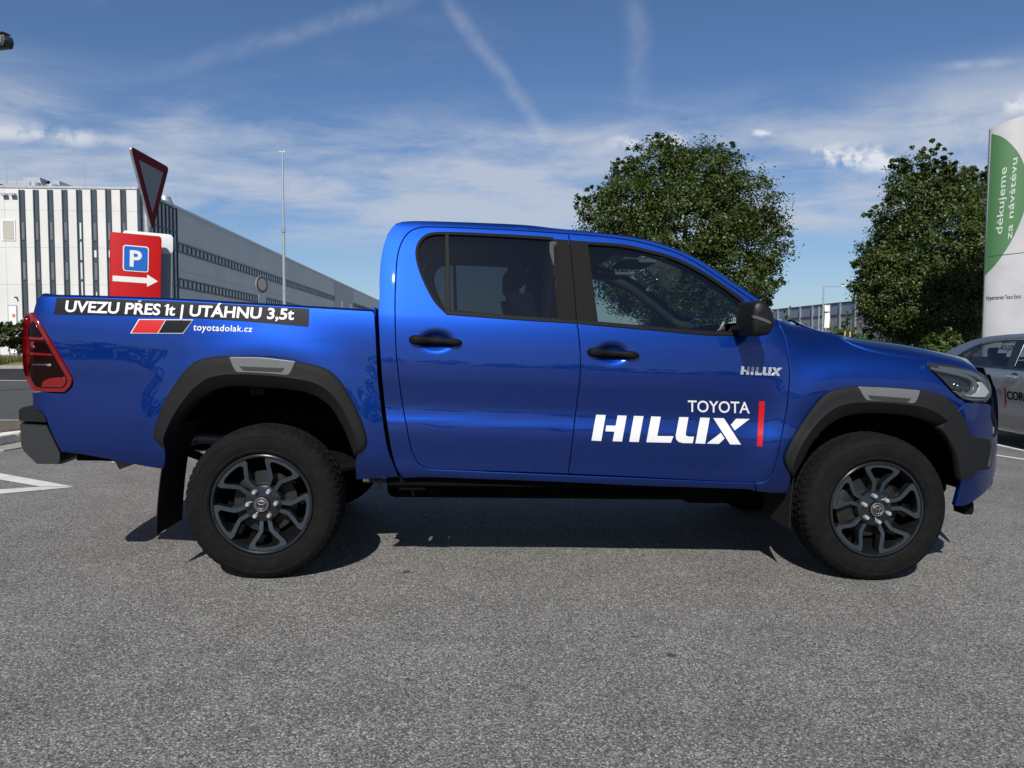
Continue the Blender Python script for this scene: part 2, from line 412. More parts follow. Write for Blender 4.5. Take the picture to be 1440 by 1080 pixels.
def skin(loops, step, mapfn, skirt, rnd=.0025, refine=()):
    V2, F, idx = fill(loops, step, refine); P, N = mapfn(V2)
    # faces turned outward (towards -y on the near side)
    cr = np.cross(P[F[:, 1]]-P[F[:, 0]], P[F[:, 2]]-P[F[:, 0]]); k_ = int(np.argmax((cr**2).sum(1)))
    if np.dot(cr[k_], N[F[k_][0]]) < 0: F = F[:, ::-1]
    Vs, Ns, Fs = [P], [N], [tuple(f) for f in F]; n0 = len(P)
    if skirt:
        for loop in idx:
            L = P[loop]; NL = N[loop]; t = np.roll(L, -1, 0)-np.roll(L, 1, 0); t /= np.linalg.norm(t, axis=1)[:, None]+1e-9
            out = np.cross(t, NL); cen = L.mean(0)
            # outward = away from the panel: test with the 2-D winding
            A2 = area2(V2[loop]); o2 = np.stack([np.roll(V2[loop], -1, 0)-np.roll(V2[loop], 1, 0)])[0]
            i0 = 0; q = V2[loop][i0] + np.array([o2[i0][1], -o2[i0][0]])*(1 if A2 > 0 else -1)/(np.linalg.norm(o2[i0])+1e-9)*.5
            pq, _ = mapfn(np.array([q])); sgn = 1 if np.dot(pq[0]-L[i0], out[i0]) > 0 else -1
            if loop is not idx[0]: sgn = -sgn
            out = out*sgn
            r1 = L + out*rnd*.7 - NL*rnd; r2 = L + out*rnd - NL*skirt
            n1 = NL*.6+out*.8; n2 = out.copy(); m = len(loop)
            Vs += [L, r1, r2]; Ns += [NL*.9+out*.3, n1, n2]
            for k in range(m):
                k2 = (k+1) % m
                for r in (0, 1):
                    f = (n0+r*m+k, n0+r*m+k2, n0+(r+1)*m+k2, n0+(r+1)*m+k)
                    pa, pb, pc = (np.vstack([L, r1, r2])[q-n0] for q in f[:3])
                    if np.dot(np.cross(pb-pa, pc-pa), out[k]*.8+NL[k]*.6) < 0: f = f[::-1]
                    Fs.append(f)
            n0 += 3*m
    N = np.vstack(Ns); N /= np.linalg.norm(N, axis=1)[:, None]+1e-12
    return np.vstack(Vs), Fs, N
def panel(name, poly, mat, parent, kind='cab', off=0., holes=(), inset=1.0, step=7., skirt=.014, mirror=True, refine=(), ang=38, rnd=.0025, hole_inset=None):
    loops = [inset_poly(curve(poly, step*.75, True, ang), inset)]
    for h in holes: loops.append(inset_poly(curve(h, step*.75, True, ang), -(inset if hole_inset is None else hole_inset)))
    V, F, N = skin(loops, step, lambda q: hit(q, kind, off), skirt, rnd, refine)
    return both(name, V, F, mat, parent, N, mirror)

truck = empty('pickup_truck', (0, 0, 0), (0, SLOPE, 0), label='bright blue double cab pickup truck with white lettering on its doors, parked side on', cat='pickup truck')

# outlines traced on the photograph (its own pixels), shared edges written once
ROOF = [(531.5, 437), (533.3, 414), (533, 397), (535.5, 363), (541, 339), (548, 323), (555.5, 315), (565, 312), (589, 310.8), (678, 313.4), (740, 316.5), (780, 321), (827, 325.5), (874.5, 331), (912, 338), (950, 350), (981, 364), (1016, 386.3), (1051.5, 410), (1075, 426.5), (1089, 438)]
CABREAR = [(566.7, 673), (557.8, 660), (551, 637.8), (544.4, 600), (537.8, 544), (534.4, 500), (532, 455)]
RD_REAR = [(613, 660), (597.8, 657.3), (587.8, 651), (581, 640), (575.5, 620), (571, 595.5), (565.5, 566.7), (561, 533), (557.5, 501), (556, 467.8), (555.5, 423), (556.7, 390), (558, 367.8), (562, 347.8), (569, 333.5), (577.8, 324.6), (591, 319.8), (606.7, 319)]
RD_TOP = [(655.5, 320.4), (722, 323.4), (799.6, 328.6)]
BGAP = [(802.4, 352.5), (806, 388), (809.5, 432.8), (810.7, 451.7), (813, 463.5), (815.2, 484.7), (816.4, 510.7), (815.4, 534), (811.9, 562), (808.3, 590.7), (804.3, 628.5), (799, 666.6)]
FD_TOP = [(850.8, 332.8), (893.3, 339), (926.4, 347.3), (959.5, 359), (992.5, 377.8), (1028, 401.6), (1061, 424), (1088, 446)]
FD_FRONT = [(1061.5, 679.2), (1075, 677), (1083.6, 669.8), (1089.5, 656.8), (1096.4, 628.5), (1101, 604.9), (1106.5, 574), (1109.4, 546), (1110.4, 522.5), (1108, 499), (1103.5, 475.3), (1096.4, 457.6), (1091, 448.5)]
shell_side = ROOF + FD_TOP[::-1] + RD_TOP[::-1] + RD_REAR[::-1] + [FD_FRONT[0], (1063, 691.8), (1051.5, 688.9), (898, 683.7), (800, 679), (680, 674.5), (600, 671.8)] + CABREAR
for _px in ((613.5, 479.5), (861.5, 497)):
    _p = hit([_px])[0][0]; DENTS.append((_p[0], _p[2], .070, .044, .020))
bodies = panel('cab_side', shell_side, M['paint'], truck, inset=.95, step=6, skirt=.03)
rdoor = panel('rear_door', RD_REAR + RD_TOP + BGAP + [(700, 663)], M['paint'], truck, inset=1.0,
              holes=[[(628, 441), (613, 426), (602, 408), (592.5, 387.5), (586.5, 368.5), (585, 354), (587.8, 342), (595.5, 332.5), (607, 327.8), (627, 326.8), (678, 328), (782.5, 335.2), (800.5, 337), (806.5, 388), (811.5, 453.5), (785.5, 450), (722, 447)]], hole_inset=-1.5,
              refine=[(613, 479, 46, 22, 3.2)])
fdoor = panel('front_door', BGAP[::-1] + [(799.6, 328.6)] + FD_TOP + FD_FRONT[::-1] + [(900, 671.2)], M['paint'], truck, inset=1.0,
              holes=[[(799.5, 337.5), (825, 339.3), (874.5, 343.3), (912, 351), (946, 360.5), (982, 377.5), (1017.5, 400.3), (1046, 420), (1046, 471.5), (992.5, 470.5), (921, 464), (840, 457), (810.5, 454)]], hole_inset=-1.5,
              refine=[(862, 496, 46, 22, 3.2)])

# ---- door trims, glass, pillars
RG = [(626.5, 436), (615.5, 424), (604.4, 406), (595, 386), (589.3, 367.8), (588, 354.4), (590.5, 343.3), (597.5, 334.5), (607.8, 330.2), (626.7, 329.4), (678, 331), (775.5, 337), (778.5, 339.5), (785.3, 447.5), (722, 443.8), (633, 436)]
RTRIM = [(628, 442), (612.5, 426.5), (601.5, 408.3), (592, 387.5), (586, 368.5), (584.3, 354), (587.2, 341.7), (595, 332), (607, 326.9), (627, 326), (678, 327.5), (777, 333.6), (781.5, 337.5), (788, 453), (722, 448.5)]
panel('window_trim', RTRIM, M['plastic'], rdoor, off=.002, holes=[RG], inset=.0, step=6, skirt=.012)
panel('window_glass', RG, M['privacy'], rdoor, off=-.010, inset=-1.5, step=9, skirt=0)
panel('window_divider', [(626.4, 328.5), (630.8, 328.7), (632.6, 438), (627.0, 437.5)], M['satin'], rdoor, off=.004, inset=0, step=5, skirt=.02)
panel('belt_strip', [(626.5, 437), (722, 444), (810.6, 450.8), (811.3, 454.5), (722, 448.8), (629, 441.8)], M['satin'], rdoor, off=.005, inset=0, step=5, skirt=.012)
panel('pillar_cover', [(782.2, 336.2), (798.6, 337.4), (801.6, 353), (805.2, 388), (808.7, 433), (809.8, 450.5), (788.2, 448.5)], M['plastic'], rdoor, off=.002, inset=0, step=5, skirt=.02)
FG = [(826.5, 343.2), (874.5, 347), (912, 354.8), (945.3, 364.2), (980.7, 381.2), (1016, 403.7), (1042.5, 423.5), (1042, 466.5), (992.5, 465.4), (921.7, 459.4), (840.6, 452.2)]
FTRIM = [(824, 339.6), (874.5, 343.2), (912, 350.9), (946, 360.3), (982, 377.3), (1017.5, 400.1), (1046.5, 420.8), (1046, 471.8), (992.5, 470.3), (921, 463.9), (838, 456.5)]
panel('window_trim', FTRIM, M['plastic'], fdoor, off=.002, holes=[FG], inset=.0, step=6, skirt=.012)
panel('window_glass', FG, M['clearglass'], fdoor, off=-.010, inset=-1.5, step=9, skirt=0)
panel('belt_strip', [(812, 450.8), (840, 452.6), (921, 459.6), (992.5, 466), (1044, 467.5), (1044, 471.5), (992.5, 470.8), (921, 464.2), (840, 457.2), (812.6, 454.6)], M['satin'], fdoor, off=.005, inset=0, step=5, skirt=.012)
panel('pillar_cover', [(800.9, 337.6), (824, 339.2), (832, 395), (839.5, 453.3), (811.6, 451), (810.4, 433), (807, 388), (803.4, 353)], M['plastic'], fdoor, off=.002, inset=0, step=5, skirt=.02)

# ---- door handles: cup pressed into the skin is in DENTS, bar on top
def handle(door, a, b, key):
    (ax, ay), (bx, by) = a, b
    n = 15; V = []; F = []; k = 12
    for i in range(n):
        t = .5-.5*math.cos(math.pi*i/(n-1)); e = max(2e-3, 1-abs(2*t-1)**6)**.5
        cx, cy = ax+(bx-ax)*t, ay+(by-ay)*t
        hh = (7.0-1.6*t*t)*e
        for j in range(k):
            an = 2*math.pi*j/k; V.append((cx, cy+hh*math.sin(an), .006+.020*e*(1-.25*t)+.012*e*math.cos(an)))
    for i in range(n-1):
        for j in range(k): F.append((i*k+j, i*k+(j+1) % k, (i+1)*k+(j+1) % k, (i+1)*k+j))
    F.append(tuple(range(k))[::-1]); F.append(tuple((n-1)*k+j for j in range(k)))
    V = np.array(V); P, N = hit(V[:, :2], 'cab'); P = P + N*V[:, 2:3]
    both('handle', P, F, M['plastic'], door, None, True, True, 50)
    # small seam of the lock cover
handle(rdoor, (574.8, 477.6), (650, 482.3), 0)
handle(fdoor, (825.4, 494.6), (898.8, 500.4), 1)

# ---- roof with its rounded rail, windscreen, rear wall of the cab
RS = curve(ROOF, 9, False)
P0, _ = hit(inset_poly(np.vstack([RS, RS[::-1]+[0, 60]]), 2.2)[:len(RS)], 'cab', -.004); P1, _ = hit(RS, 'cab', -.004)
ih = int(np.argmin(abs(RS[:, 0]-905))); ir = int(np.argmin(abs(RS[:, 0]-553)))
V = []; F = []; NV = 21
vs = np.concatenate([[-1.0], np.linspace(-.97, .97, NV-2), [1.0]])
def roofrow(i):
    out = [P0[i]]; p = P1[i]
    for v in vs:
        c = (1-v*v); y = p[1]*(-v) if v <= 0 else p[1]*(-v)
        out.append(np.array([p[0]+.0*c, y, p[2]+.034*c]))
    out.append(P0[i]*[1, -1, 1]); return out
rows = [roofrow(i) for i in range(ir, ih+1)]; m = len(rows[0])
V = [p for r in rows for p in r]; F = [(a*m+b, (a+1)*m+b, (a+1)*m+b+1, a*m+b+1) for a in range(len(rows)-1) for b in range(m-1)]
mk('roof', V, [f[::-1] for f in F], M['paint'], truck)
# A pillars beside the windscreen
V = []; F = []; n = 0
for i in range(ih, len(RS)):
    p = P1[i]; V += [P0[i], p, p*[1, .965, 1]+[.004, 0, .006], p*[1, .93, 1]+[-.004, 0, .004]]
for a in range(len(RS)-ih-1):
    for b in range(3): F.append((a*4+b, a*4+b+1, (a+1)*4+b+1, (a+1)*4+b))
both('windscreen_pillar', V, F, M['paint'], truck)
V = []; F = []
idx = list(range(ih, len(RS)))
for i in idx:
    s = (i-ih)/(len(RS)-1-ih); p = P1[i]
    for v in np.linspace(-.94, .94, 17): V.append((p[0]-.006+.09*(1-v*v)*s**.7, p[1]*(-v), p[2]+.028*(1-v*v)*(1-s)))
for a in range(len(idx)-1):
    for b in range(16): F.append((a*17+b, a*17+b+1, (a+1)*17+b+1, (a+1)*17+b))
mk('windscreen', V, F, M['clearglass'], truck)
V = []; F = []
for i in range(max(ir, 0), len(RS)):
    p = P1[i]; V += [p*[1, .975, 1]+[-.02, 0, -.02], p*[1, .93, 1]+[-.045, 0, -.05], p*[1, .985, 1]+[-.045, 0, -.075]]
for a in range(len(RS)-ir-1):
    for b in range(2): F.append((a*3+b, a*3+b+1, (a+1)*3+b+1, (a+1)*3+b))
both('pillar_lining', V, F, M['cabin'], truck)
# rear wall: follows the rear edge of the cab side from the roof to below the bed rail
BW = [i for i in range(0, ir+1)]
edge = [P1[i] for i in BW][::-1] + [np.array([.575, -.86, z]) for z in (1.22, 1.0, .8, .55)]
def wallpt(p, v): return (p[0]+.012-.035*(1-v*v), -p[1]*v, p[2])
zz = [p[2] for p in edge]; vv = np.linspace(-1, 1, 21); V = [wallpt(p, v) for p in edge for v in vv]; F = []; G = []
for a in range(len(edge)-1):
    for b in range(20):
        f = (a*21+b, a*21+b+1, (a+1)*21+b+1, (a+1)*21+b)
        (G if (1.40 < (zz[a]+zz[a+1])/2 < 1.70 and abs(vv[b]+vv[b+1])/2 < .78) else F).append(f)
mk('cab_rear_wall', V, F, M['paint'], truck)
used = sorted({i for f in G for i in f}); ren = {i: k for k, i in enumerate(used)}
mk('rear_window', [V[i] for i in used], [tuple(ren[i] for i in f) for f in G], M['privacy'], truck)
bm = bmesh.new(); pipe(bm, [(1.02, .10, 1.835), (.98, .10, 1.855), (.80, .10, 1.925)], [.012, .006, .003], 8); mkbm('antenna', bm, M['chrome'], truck)

# ---- load bed
ARCH_R_OUT = [(232, 631), (221.3, 622.9), (215.8, 614.6), (217.7, 600.4), (228.3, 569.7), (244.9, 541.4), (261.4, 519.5), (277.9, 507), (299.2, 502), (321.6, 500.8), (388.9, 503.6), (424.3, 509.5), (450.3, 515.4), (466.8, 523.7), (481, 539), (495.2, 562.6), (507, 588.6), (515.2, 614.6), (515.2, 626.4), (509.3, 634.7), (498.7, 641.7)]
ARCH_R_IN = [(232.5, 634), (237.8, 620), (247.2, 602.8), (263.8, 579.2), (282.6, 560.3), (301.5, 548.5), (327.5, 543.3), (365.3, 544.2), (403, 547.3), (431.4, 552), (450.3, 560.3), (466.8, 574.5), (483.4, 602.8), (492.8, 626.4), (498.2, 640.5)]
mid_r = [(232, 650), (232, 628), (240, 596), (256, 567), (275, 545), (300, 528), (330, 522), (380, 524), (425, 531), (453, 541), (473, 560), (489, 586), (500, 612), (503, 636), (500, 645)]
bed = panel('bed_side', [(55.5, 416.3), (140, 418.2), (240, 421.6), (340, 427.3), (435, 432.6), (524.4, 437.8), (526.4, 442), (529, 490), (532, 540), (539, 595.5), (545.5, 633), (553, 653), (560, 670.7), (530, 673), (500.5, 674.4)] + mid_r[::-1] + [(228.5, 659.8), (204, 655.9), (165.3, 648.2), (116.7, 639.2), (86, 635.3), (74, 612), (60, 580), (46, 572), (45.2, 551.5), (60, 553), (90, 554), (100.5, 545.5), (103, 535), (100, 527), (68, 472), (53, 449), (46.5, 439.5), (51, 424)],
            M['paint'], truck, 'bed', inset=.5, step=6, skirt=.03)
# rail cap, inner wall, floor, front wall, tailgate
TR = np.array([(57, 416.6), (140, 418.4), (240, 421.8), (340, 427.5), (435, 432.8), (523.5, 437.8)])
TP, _ = hit(curve(TR, 20, False), 'bed', -.002)
V = []; F = []
for p in TP: V += [p, p+[0, .012, .010], p+[0, .075, .012], p+[0, .085, -.004], (p[0], p[1]+.085, 1.05)]
for a in range(len(TP)-1):
    for b in range(4): F.append((a*5+b, a*5+b+1, (a+1)*5+b+1, (a+1)*5+b))
both('bed_rail', V, F, M['paint'], truck, None, True, True, 40)
bm = bmesh.new(); add_box(bm, (-.31, 0, .84), (1.66, .98, .05)); mkbm('bed_floor', bm, M['paint'], truck)
bm = bmesh.new(); add_box(bm, (.515, 0, 1.10), (.03, 1.62, .50), bev=.01); mkbm('bed_front_wall', bm, M['paint'], truck)
bm = bmesh.new(); add_box(bm, (-1.155, 0, 1.03), (.05, 1.36, .72), bev=.02, seg=3); add_box(bm, (-1.183, 0, 1.18), (.02, 1.1, .16), bev=.008)
tg = mkbm('tailgate', bm, M['paint'], truck)
bm = bmesh.new(); add_box(bm, (-1.198, 0, 1.20), (.03, .26, .07), bev=.012); mkbm('handle', bm, M['plastic'], tg)
# fuel flap seam-less side; tail lamps
TLO = [(44.2, 439.6), (37.5, 441.4), (34, 447), (32.4, 460), (31.2, 496.7), (33.2, 520), (38.8, 538), (44.6, 546.7), (50, 549.6), (89.5, 551.2), (97.6, 543), (99.8, 535), (97.6, 528.5), (66, 473.5), (51.2, 450)]
TLI = [(45.5, 452), (41, 456), (38.8, 470), (37.8, 497), (39.5, 518), (44, 534), (50, 543), (60, 545), (87.5, 545.5), (92, 541), (93.5, 535), (91.5, 529.5), (62.5, 479), (50, 457.5)]
def lamp(mapk='bed'): pass
tl = panel('tail_lamp', TLO, M['redlens'], truck, 'bed', off=.004, inset=0, step=4, skirt=.03)
panel('smoked_lens', TLI, M['darkred'], tl, 'bed', off=.007, inset=0, step=4, skirt=.006)
panel('reflector', [(60, 537), (70, 532.5), (91, 531), (92.2, 535), (90.5, 540.5), (86.5, 544.6), (58, 544)], M['redlens'], tl, 'bed', off=.010, inset=0, step=3.5, skirt=.004)
panel('light_bar', [(37.8, 474), (59.5, 475.5), (61, 478), (37.8, 476.8)], M['redlens'], tl, 'bed', off=.010, inset=0, step=3, skirt=.003)
panel('light_bar', [(38, 495.5), (73, 498.5), (72, 500), (38, 498.5)], M['redlens'], tl, 'bed', off=.010, inset=0, step=3, skirt=.003)
panel('lamp_bulb', [(43.5, 481), (46, 481), (46.5, 486), (49, 489), (45, 489.5), (43, 486)], M['redlens'], tl, 'bed', off=.011, inset=0, step=2, skirt=.003)
panel('light_strip', [(45, 512.4), (66, 512.6), (66, 514), (45, 513.6)], M['darkgrey'], tl, 'bed', off=.010, inset=0, step=3, skirt=.003)
panel('reflector_chip', [(66, 512.2), (71, 512.4), (71, 514.6), (66, 514.4)], M['chrome'], tl, 'bed', off=.011, inset=0, step=2, skirt=.003)
# rear bumper
def prism_part(name, px, y, mat, parent, bev, curveback=0., n=9):
    """side outline traced at the near corner, run across the truck"""
    q = onplane(curve(px, 30, True, 20), y); V = []; F = []; k = len(q)
    ys = np.concatenate([[-1, -.985, -.94], np.linspace(-.8, .8, n), [.94, .985, 1]])*abs(y)
    c = q.mean(0)
    for yy in ys:
        a = abs(yy/y); s = 1-max(0, a-.93)*.9*(.10/.07)
        for p in q: V.append((c[0]+(p[0]-c[0])*s-curveback*(1-a**3)+.02*max(0, a-.9), yy, c[2]+(p[2]-c[2])*s))
    for a in range(len(ys)-1):
        for b in range(k): F.append((a*k+b, a*k+(b+1) % k, (a+1)*k+(b+1) % k, (a+1)*k+b))
    F.append(tuple(range(k))[::-1]); F.append(tuple((len(ys)-1)*k+b for b in range(k)))
    bm = bmesh.new(); vs = [bm.verts.new(v) for v in V]
    for f in F: bm.faces.new([vs[i] for i in f])
    bmesh.ops.recalc_face_normals(bm, faces=bm.faces)
    return mkbm(name, bm, mat, parent, True, 24)
rb = prism_part('rear_bumper', [(24.5, 593.5), (65.5, 596), (86, 638), (85.6, 650), (82, 655), (50.5, 654.6), (30.6, 635.3), (26.2, 625.5)], -.86, M['bumper'], truck, 0, .05)
prism_part('bumper_step', [(23.3, 577), (26, 573.5), (58.3, 577.4), (62, 582.8), (66, 592.5), (66, 594.8), (24.3, 592.4)], -.862, M['flare'], rb, 0, .05)
# tow bar and underside bits behind the bumper
bm = bmesh.new(); add_box(bm, (-.78, -.45, .625), (.34, .20, .06), bev=.01); add_box(bm, (-.95, 0, .62), (.12, 1.2, .06), bev=.01); add_box(bm, (-.90, -.62, .59), (.17, .2, .09), bev=.006); add_box(bm, (-.83, -.66, .553), (.07, .05, .03), bev=.004)
mkbm('tow_bar', bm, M['dark'], truck)
bm = bmesh.new(); pipe(bm, [(.2, -.46, .60), (-.45, -.50, .64), (-.60, -.60, .60), (-.80, -.68, .525)], .032, 14); mkbm('exhaust_pipe', bm, M['steel'], truck)

# ---- front wing, bonnet, bumper, lamps
ARCH_F_OUT = [(1116, 671), (1106, 656), (1103, 645), (1108.8, 627.5), (1122.5, 602.5), (1142.5, 573.8), (1162.5, 553), (1185, 545), (1207.5, 542.5), (1250, 544.5), (1295, 548), (1320, 553.5), (1337.5, 565), (1347.5, 576)]
ARCH_F_IN = [(1117, 670), (1128.8, 647.5), (1142.5, 622.5), (1162.5, 600), (1185, 586.5), (1205, 582), (1242.5, 581.3), (1285, 586), (1312.5, 595.5), (1322, 601.5)]
mid_f = [(1112, 676), (1113, 655), (1124, 625), (1141, 599), (1162, 577), (1185, 565), (1210, 562), (1250, 563), (1290, 567), (1315, 573), (1334, 585), (1340, 592)]
HOODLINE = [(1175.5, 471.2), (1192.5, 481), (1212.5, 489.6), (1235, 495.8), (1267.5, 501), (1304.5, 507)]
LAMP = [(1305, 511), (1320, 511.6), (1350, 516), (1374, 521.8), (1386, 530), (1392.6, 542), (1393.5, 552.5), (1391, 560), (1386, 565.6), (1365, 563.6), (1352.5, 559.6), (1340, 548.8), (1325, 532.5), (1308, 517)]
wing = panel('front_wing', FD_FRONT + [(1096, 447.4), (1108, 449.4), (1130, 459.2), (1155, 467.8)] + HOODLINE + [(1305.5, 514), (1309, 520), (1324, 535), (1339, 551), (1352, 562.5), (1357, 564.4), (1349, 576), (1342, 586)] + mid_f[::-1] + [(1108.5, 690), (1106.5, 696), (1085, 694), (1064, 691.8)],
             M['paint'], truck, inset=1.05, step=6, skirt=.02)
# bonnet: edge on the wing line, shoulder traced against the background, gentle crown
HL = curve([(1092.5, 447.6), (1108, 449.4), (1130, 459.2), (1155, 467.8)] + HOODLINE + [(1330, 511.5), (1355, 516), (1374, 520.5)], 8, False)
SH = curve([(1093, 446), (1108, 448.4), (1130, 458.4), (1155, 467), (1175, 470.6), (1200, 474.6), (1255, 482.2), (1305, 492.2), (1342.5, 501), (1360, 507.5), (1374.5, 516)], 8, False)
E0, _ = hit(HL, 'cab', -.002); E0[:, 1] = np.maximum(E0[:, 1], -.86)
hx = E0[:, 0]; SP = onplane(SH, -.56)
sz = np.interp(hx, SP[:, 0], SP[:, 2])
sz = np.maximum(sz, E0[:, 2]+.004)
V = []; F = []; rows = []
for p, z in zip(E0, sz):
    ye = -p[1]; row = []
    ys_ = min(.56, ye*.78)
    xn_ = lambda y: p[0]+.07*sstep(2.9, 3.9, p[0])*(1-(y/ye)**2)
    half = [(ye-.004, p[2]-.016), (ye-.005, p[2]+.005), (ye*.93, p[2]+(z-p[2])*.42), (ye*.86, p[2]+(z-p[2])*.74), (ys_, z), (ys_*.75, z+.003), (ys_*.5, z+.002), (ys_*.25, z+.0), (0, z-.002)]
    for y, zz_ in half: row.append((xn_(y), -y, zz_))
    for y, zz_ in half[-2::-1]: row.append((xn_(y), y, zz_))
    rows.append(row)
m = len(rows[0]); last = rows[-1]
rows.append([(x+.012, y, z-.02) for x, y, z in last]); rows.append([(x-.02, y, z-.05) for x, y, z in last])
hood_start = int(np.argmin(abs(HL[:, 0]-1132)))
def grid(rows, a, b):
    V = [p for r in rows[a:b] for p in r]; return V, [(i*m+j, i*m+j+1, (i+1)*m+j+1, (i+1)*m+j) for i in range(b-a-1) for j in range(m-1)]
V, F = grid(rows, hood_start, len(rows)); mk('bonnet', V, [f[::-1] for f in F], M['paint'], truck)
V, F = grid([[(x, y*.95, z-.022) for x, y, z in r] for r in rows], 0, hood_start+2); mk('cowl', V, [f[::-1] for f in F], M['plastic'], truck)
# bumper skin with the black lower cladding
bump = panel('front_bumper', [(1357.5, 566), (1386, 568), (1392, 569.5), (1397, 574), (1400, 585), (1402.5, 597), (1403, 610), (1402, 637), (1400, 660), (1396.5, 674), (1388, 689.5), (1368, 705.6), (1356.7, 711), (1344.5, 711.6), (1348, 697.8), (1352, 680), (1350, 655), (1344, 635), (1332, 612), (1336, 592), (1349, 577)],
             M['paint'], truck, 'nose', inset=.5, step=5, skirt=.03)
FZ = [.42, .47, .52, .60, .68, .76, .84, .92, .98, 1.03, 1.08]
def fascia(z0, z1, ymax, back, nz=8, ny=25, wscale=1.0):
    V = []; F = []
    for z in np.linspace(z0, z1, nz):
        for y in np.linspace(-ymax, ymax, ny):
            xn = float(XN(z)); u = max(0., 1-(abs(y)/.882)**(1/.6))**.25
            V.append((3.2+(xn-3.2)*u-back, y, z))
    for a in range(nz-1):
        for b in range(ny-1): F.append((a*ny+b, a*ny+b+1, (a+1)*ny+b+1, (a+1)*ny+b))
    return V, F
V, F = fascia(.42, 1.0, .67, .010, 14, 41); mk('bumper_face', V, F, M['paint'], truck)
V, F = fascia(.97, 1.10, .74, .035, 4, 41); mk('grille_surround', V, F, M['plastic'], truck)
V, F = fascia(.60, 1.06, .52, -.010); gr = mk('grille', V, F, M['plastic'], truck)
bm = bmesh.new()
for z in (.66, .74, .82, .97):
    V, F = fascia(z, z+.02, .50, -.018, 2, 17); vs = [bm.verts.new(v) for v in V]
    for f in F: bm.faces.new([vs[i] for i in f])
bmesh.ops.solidify(bm, geom=bm.faces[:], thickness=.02); mkbm('grille_bar', bm, M['satin'], gr)
bm = bmesh.new()
for rx, rz in ((.085, .058), (.032, .056), (.062, .020)):
    dz = .022 if rz < .03 else 0
    pipe(bm, [(4.105, rx*math.cos(a), .89+dz+rz*math.sin(a)) for a in np.linspace(0, 2*math.pi, 25)], .007, 6)
mkbm('emblem', bm, M['chrome'], gr)
panel('bumper_trim', [(1396.5, 572), (1399, 583), (1401.5, 590), (1402.5, 600), (1401.5, 612), (1398.5, 614), (1399.5, 601), (1396, 586)], M['plastic'], bump, 'nose', off=.006, inset=0, step=3, skirt=.02)
panel('fog_lamp_surround', [(1397.2, 600.5), (1402.2, 601.5), (1402.4, 609.5), (1397.8, 610.5)], M['chrome'], bump, 'nose', off=.004, inset=0, step=3, skirt=.01)
bm = bmesh.new(); q = onplane([(1351, 705), (1366, 704), (1367, 716), (1364, 723), (1352, 722.5)], -.72)
add_prism(bm, [(p[0], p[2]) for p in q], lambda u, v, k: (u, -.74+.09*k, v), .006); mkbm('tow_hook', bm, M['plastic'], bump[0])
# head lamp: dark bowl, projector lenses, daytime strip, clear cover
hl = panel('headlamp', LAMP, M['lampdark'], truck, 'nose', off=-.035, inset=-.5, step=5, skirt=0)
panel('lamp_cover', LAMP, M['lens'], hl, 'nose', off=.001, inset=.4, step=5, skirt=.035)
panel('daytime_light', [(1311, 517), (1338, 521.5), (1362, 528), (1371.5, 534), (1375, 543), (1373, 551), (1364, 556.5), (1361, 555), (1368, 550), (1370.5, 543), (1367.5, 536.5), (1360, 531.5), (1338, 525.5), (1313, 520)], M['lampgrey'], hl, 'nose', off=-.008, inset=0, step=3.5, skirt=.02)
# pale band shaped to stand for the sky's reflection along the lamp top
panel('sky_reflection', [(1322, 515.5), (1350, 519), (1374, 525.5), (1384, 534), (1381, 535.5), (1371, 529.5), (1349, 523.5), (1326, 519.5)], M['lampgrey'], hl, 'nose', off=-.010, inset=0, step=3.5, skirt=.02)
panel('lamp_chrome', [(1356, 556), (1372, 558), (1386, 558), (1391, 551), (1387, 545), (1381, 538), (1376.5, 537.5), (1378, 545), (1375, 552), (1366, 556)], M['lampwhite'], hl, 'nose', off=-.008, inset=0, step=3, skirt=.01)
panel('lamp_base', [(1342, 550), (1356, 551), (1366, 559), (1386, 562), (1366, 562.6), (1353.5, 558.4)], M['lampgrey'], hl, 'nose', off=-.02, inset=0, step=3, skirt=.01)
for cx, cy, rr in ((1346.5, 545.5, 8), (1369.5, 543, 5)):
    c, nn = hit([(cx, cy)], 'nose', -.028); c = c[0]
    prof = [(.001, .020)] + [(rr/283*math.sin(a), .020*math.cos(a)) for a in np.linspace(.2, 1.57, 6)] + [(rr/283*1.12, 0), (rr/283*1.12, -.02)]
    V, F = lathe(prof, 20, lambda r, h, a: (c[0]+r*math.cos(a)+h*.3, c[1]-h, c[2]+r*math.sin(a)))
    both('projector', V, F, M['gloss_black'], hl)

# ---- wheel arch flares
def resamp(pts, n):
    c = curve(pts, 2.0, False, 60); s = np.r_[0, np.cumsum(np.linalg.norm(np.diff(c, axis=0), axis=1))]; t = np.linspace(0, s[-1], n)
    return np.stack([np.interp(t, s, c[:, 0]), np.interp(t, s, c[:, 1])], 1)
def flare(outer, inner, parent, kind, name='wheel_arch_flare', n=70, cre=.60):
    o, i = resamp(outer, n), resamp(inner, n)
    rows = []
    for f, off in ((0, .000), (0.0, .010), (.03, .015), (.10, .020), (.30, .024), (.50, .028), (cre, .032), (.80, .012), (.96, -.006), (1.0, -.012)):
        P, _ = hit(o*(1-f)+i*f, kind, off); rows.append(P)
    P = rows[-1].copy(); P[:, 1] += .05; rows.append(P)
    V = np.vstack(rows); F = []
    for a in range(len(rows)-1):
        for b in range(n-1): F.append((a*n+b, (a+1)*n+b, (a+1)*n+b+1, a*n+b+1))
    q0 = V[F[40][0]]; q1 = V[F[40][1]]; q2 = V[F[40][2]]
    if np.cross(q1-q0, q2-q0)[1] > 0: F = [f[::-1] for f in F]
    return both(name, V, F, M['flare'], parent, None, True, True, 40)
fr_ = flare(ARCH_R_OUT, ARCH_R_IN, truck, 'bed')
ff_ = flare(ARCH_F_OUT, ARCH_F_IN, truck, 'cab')
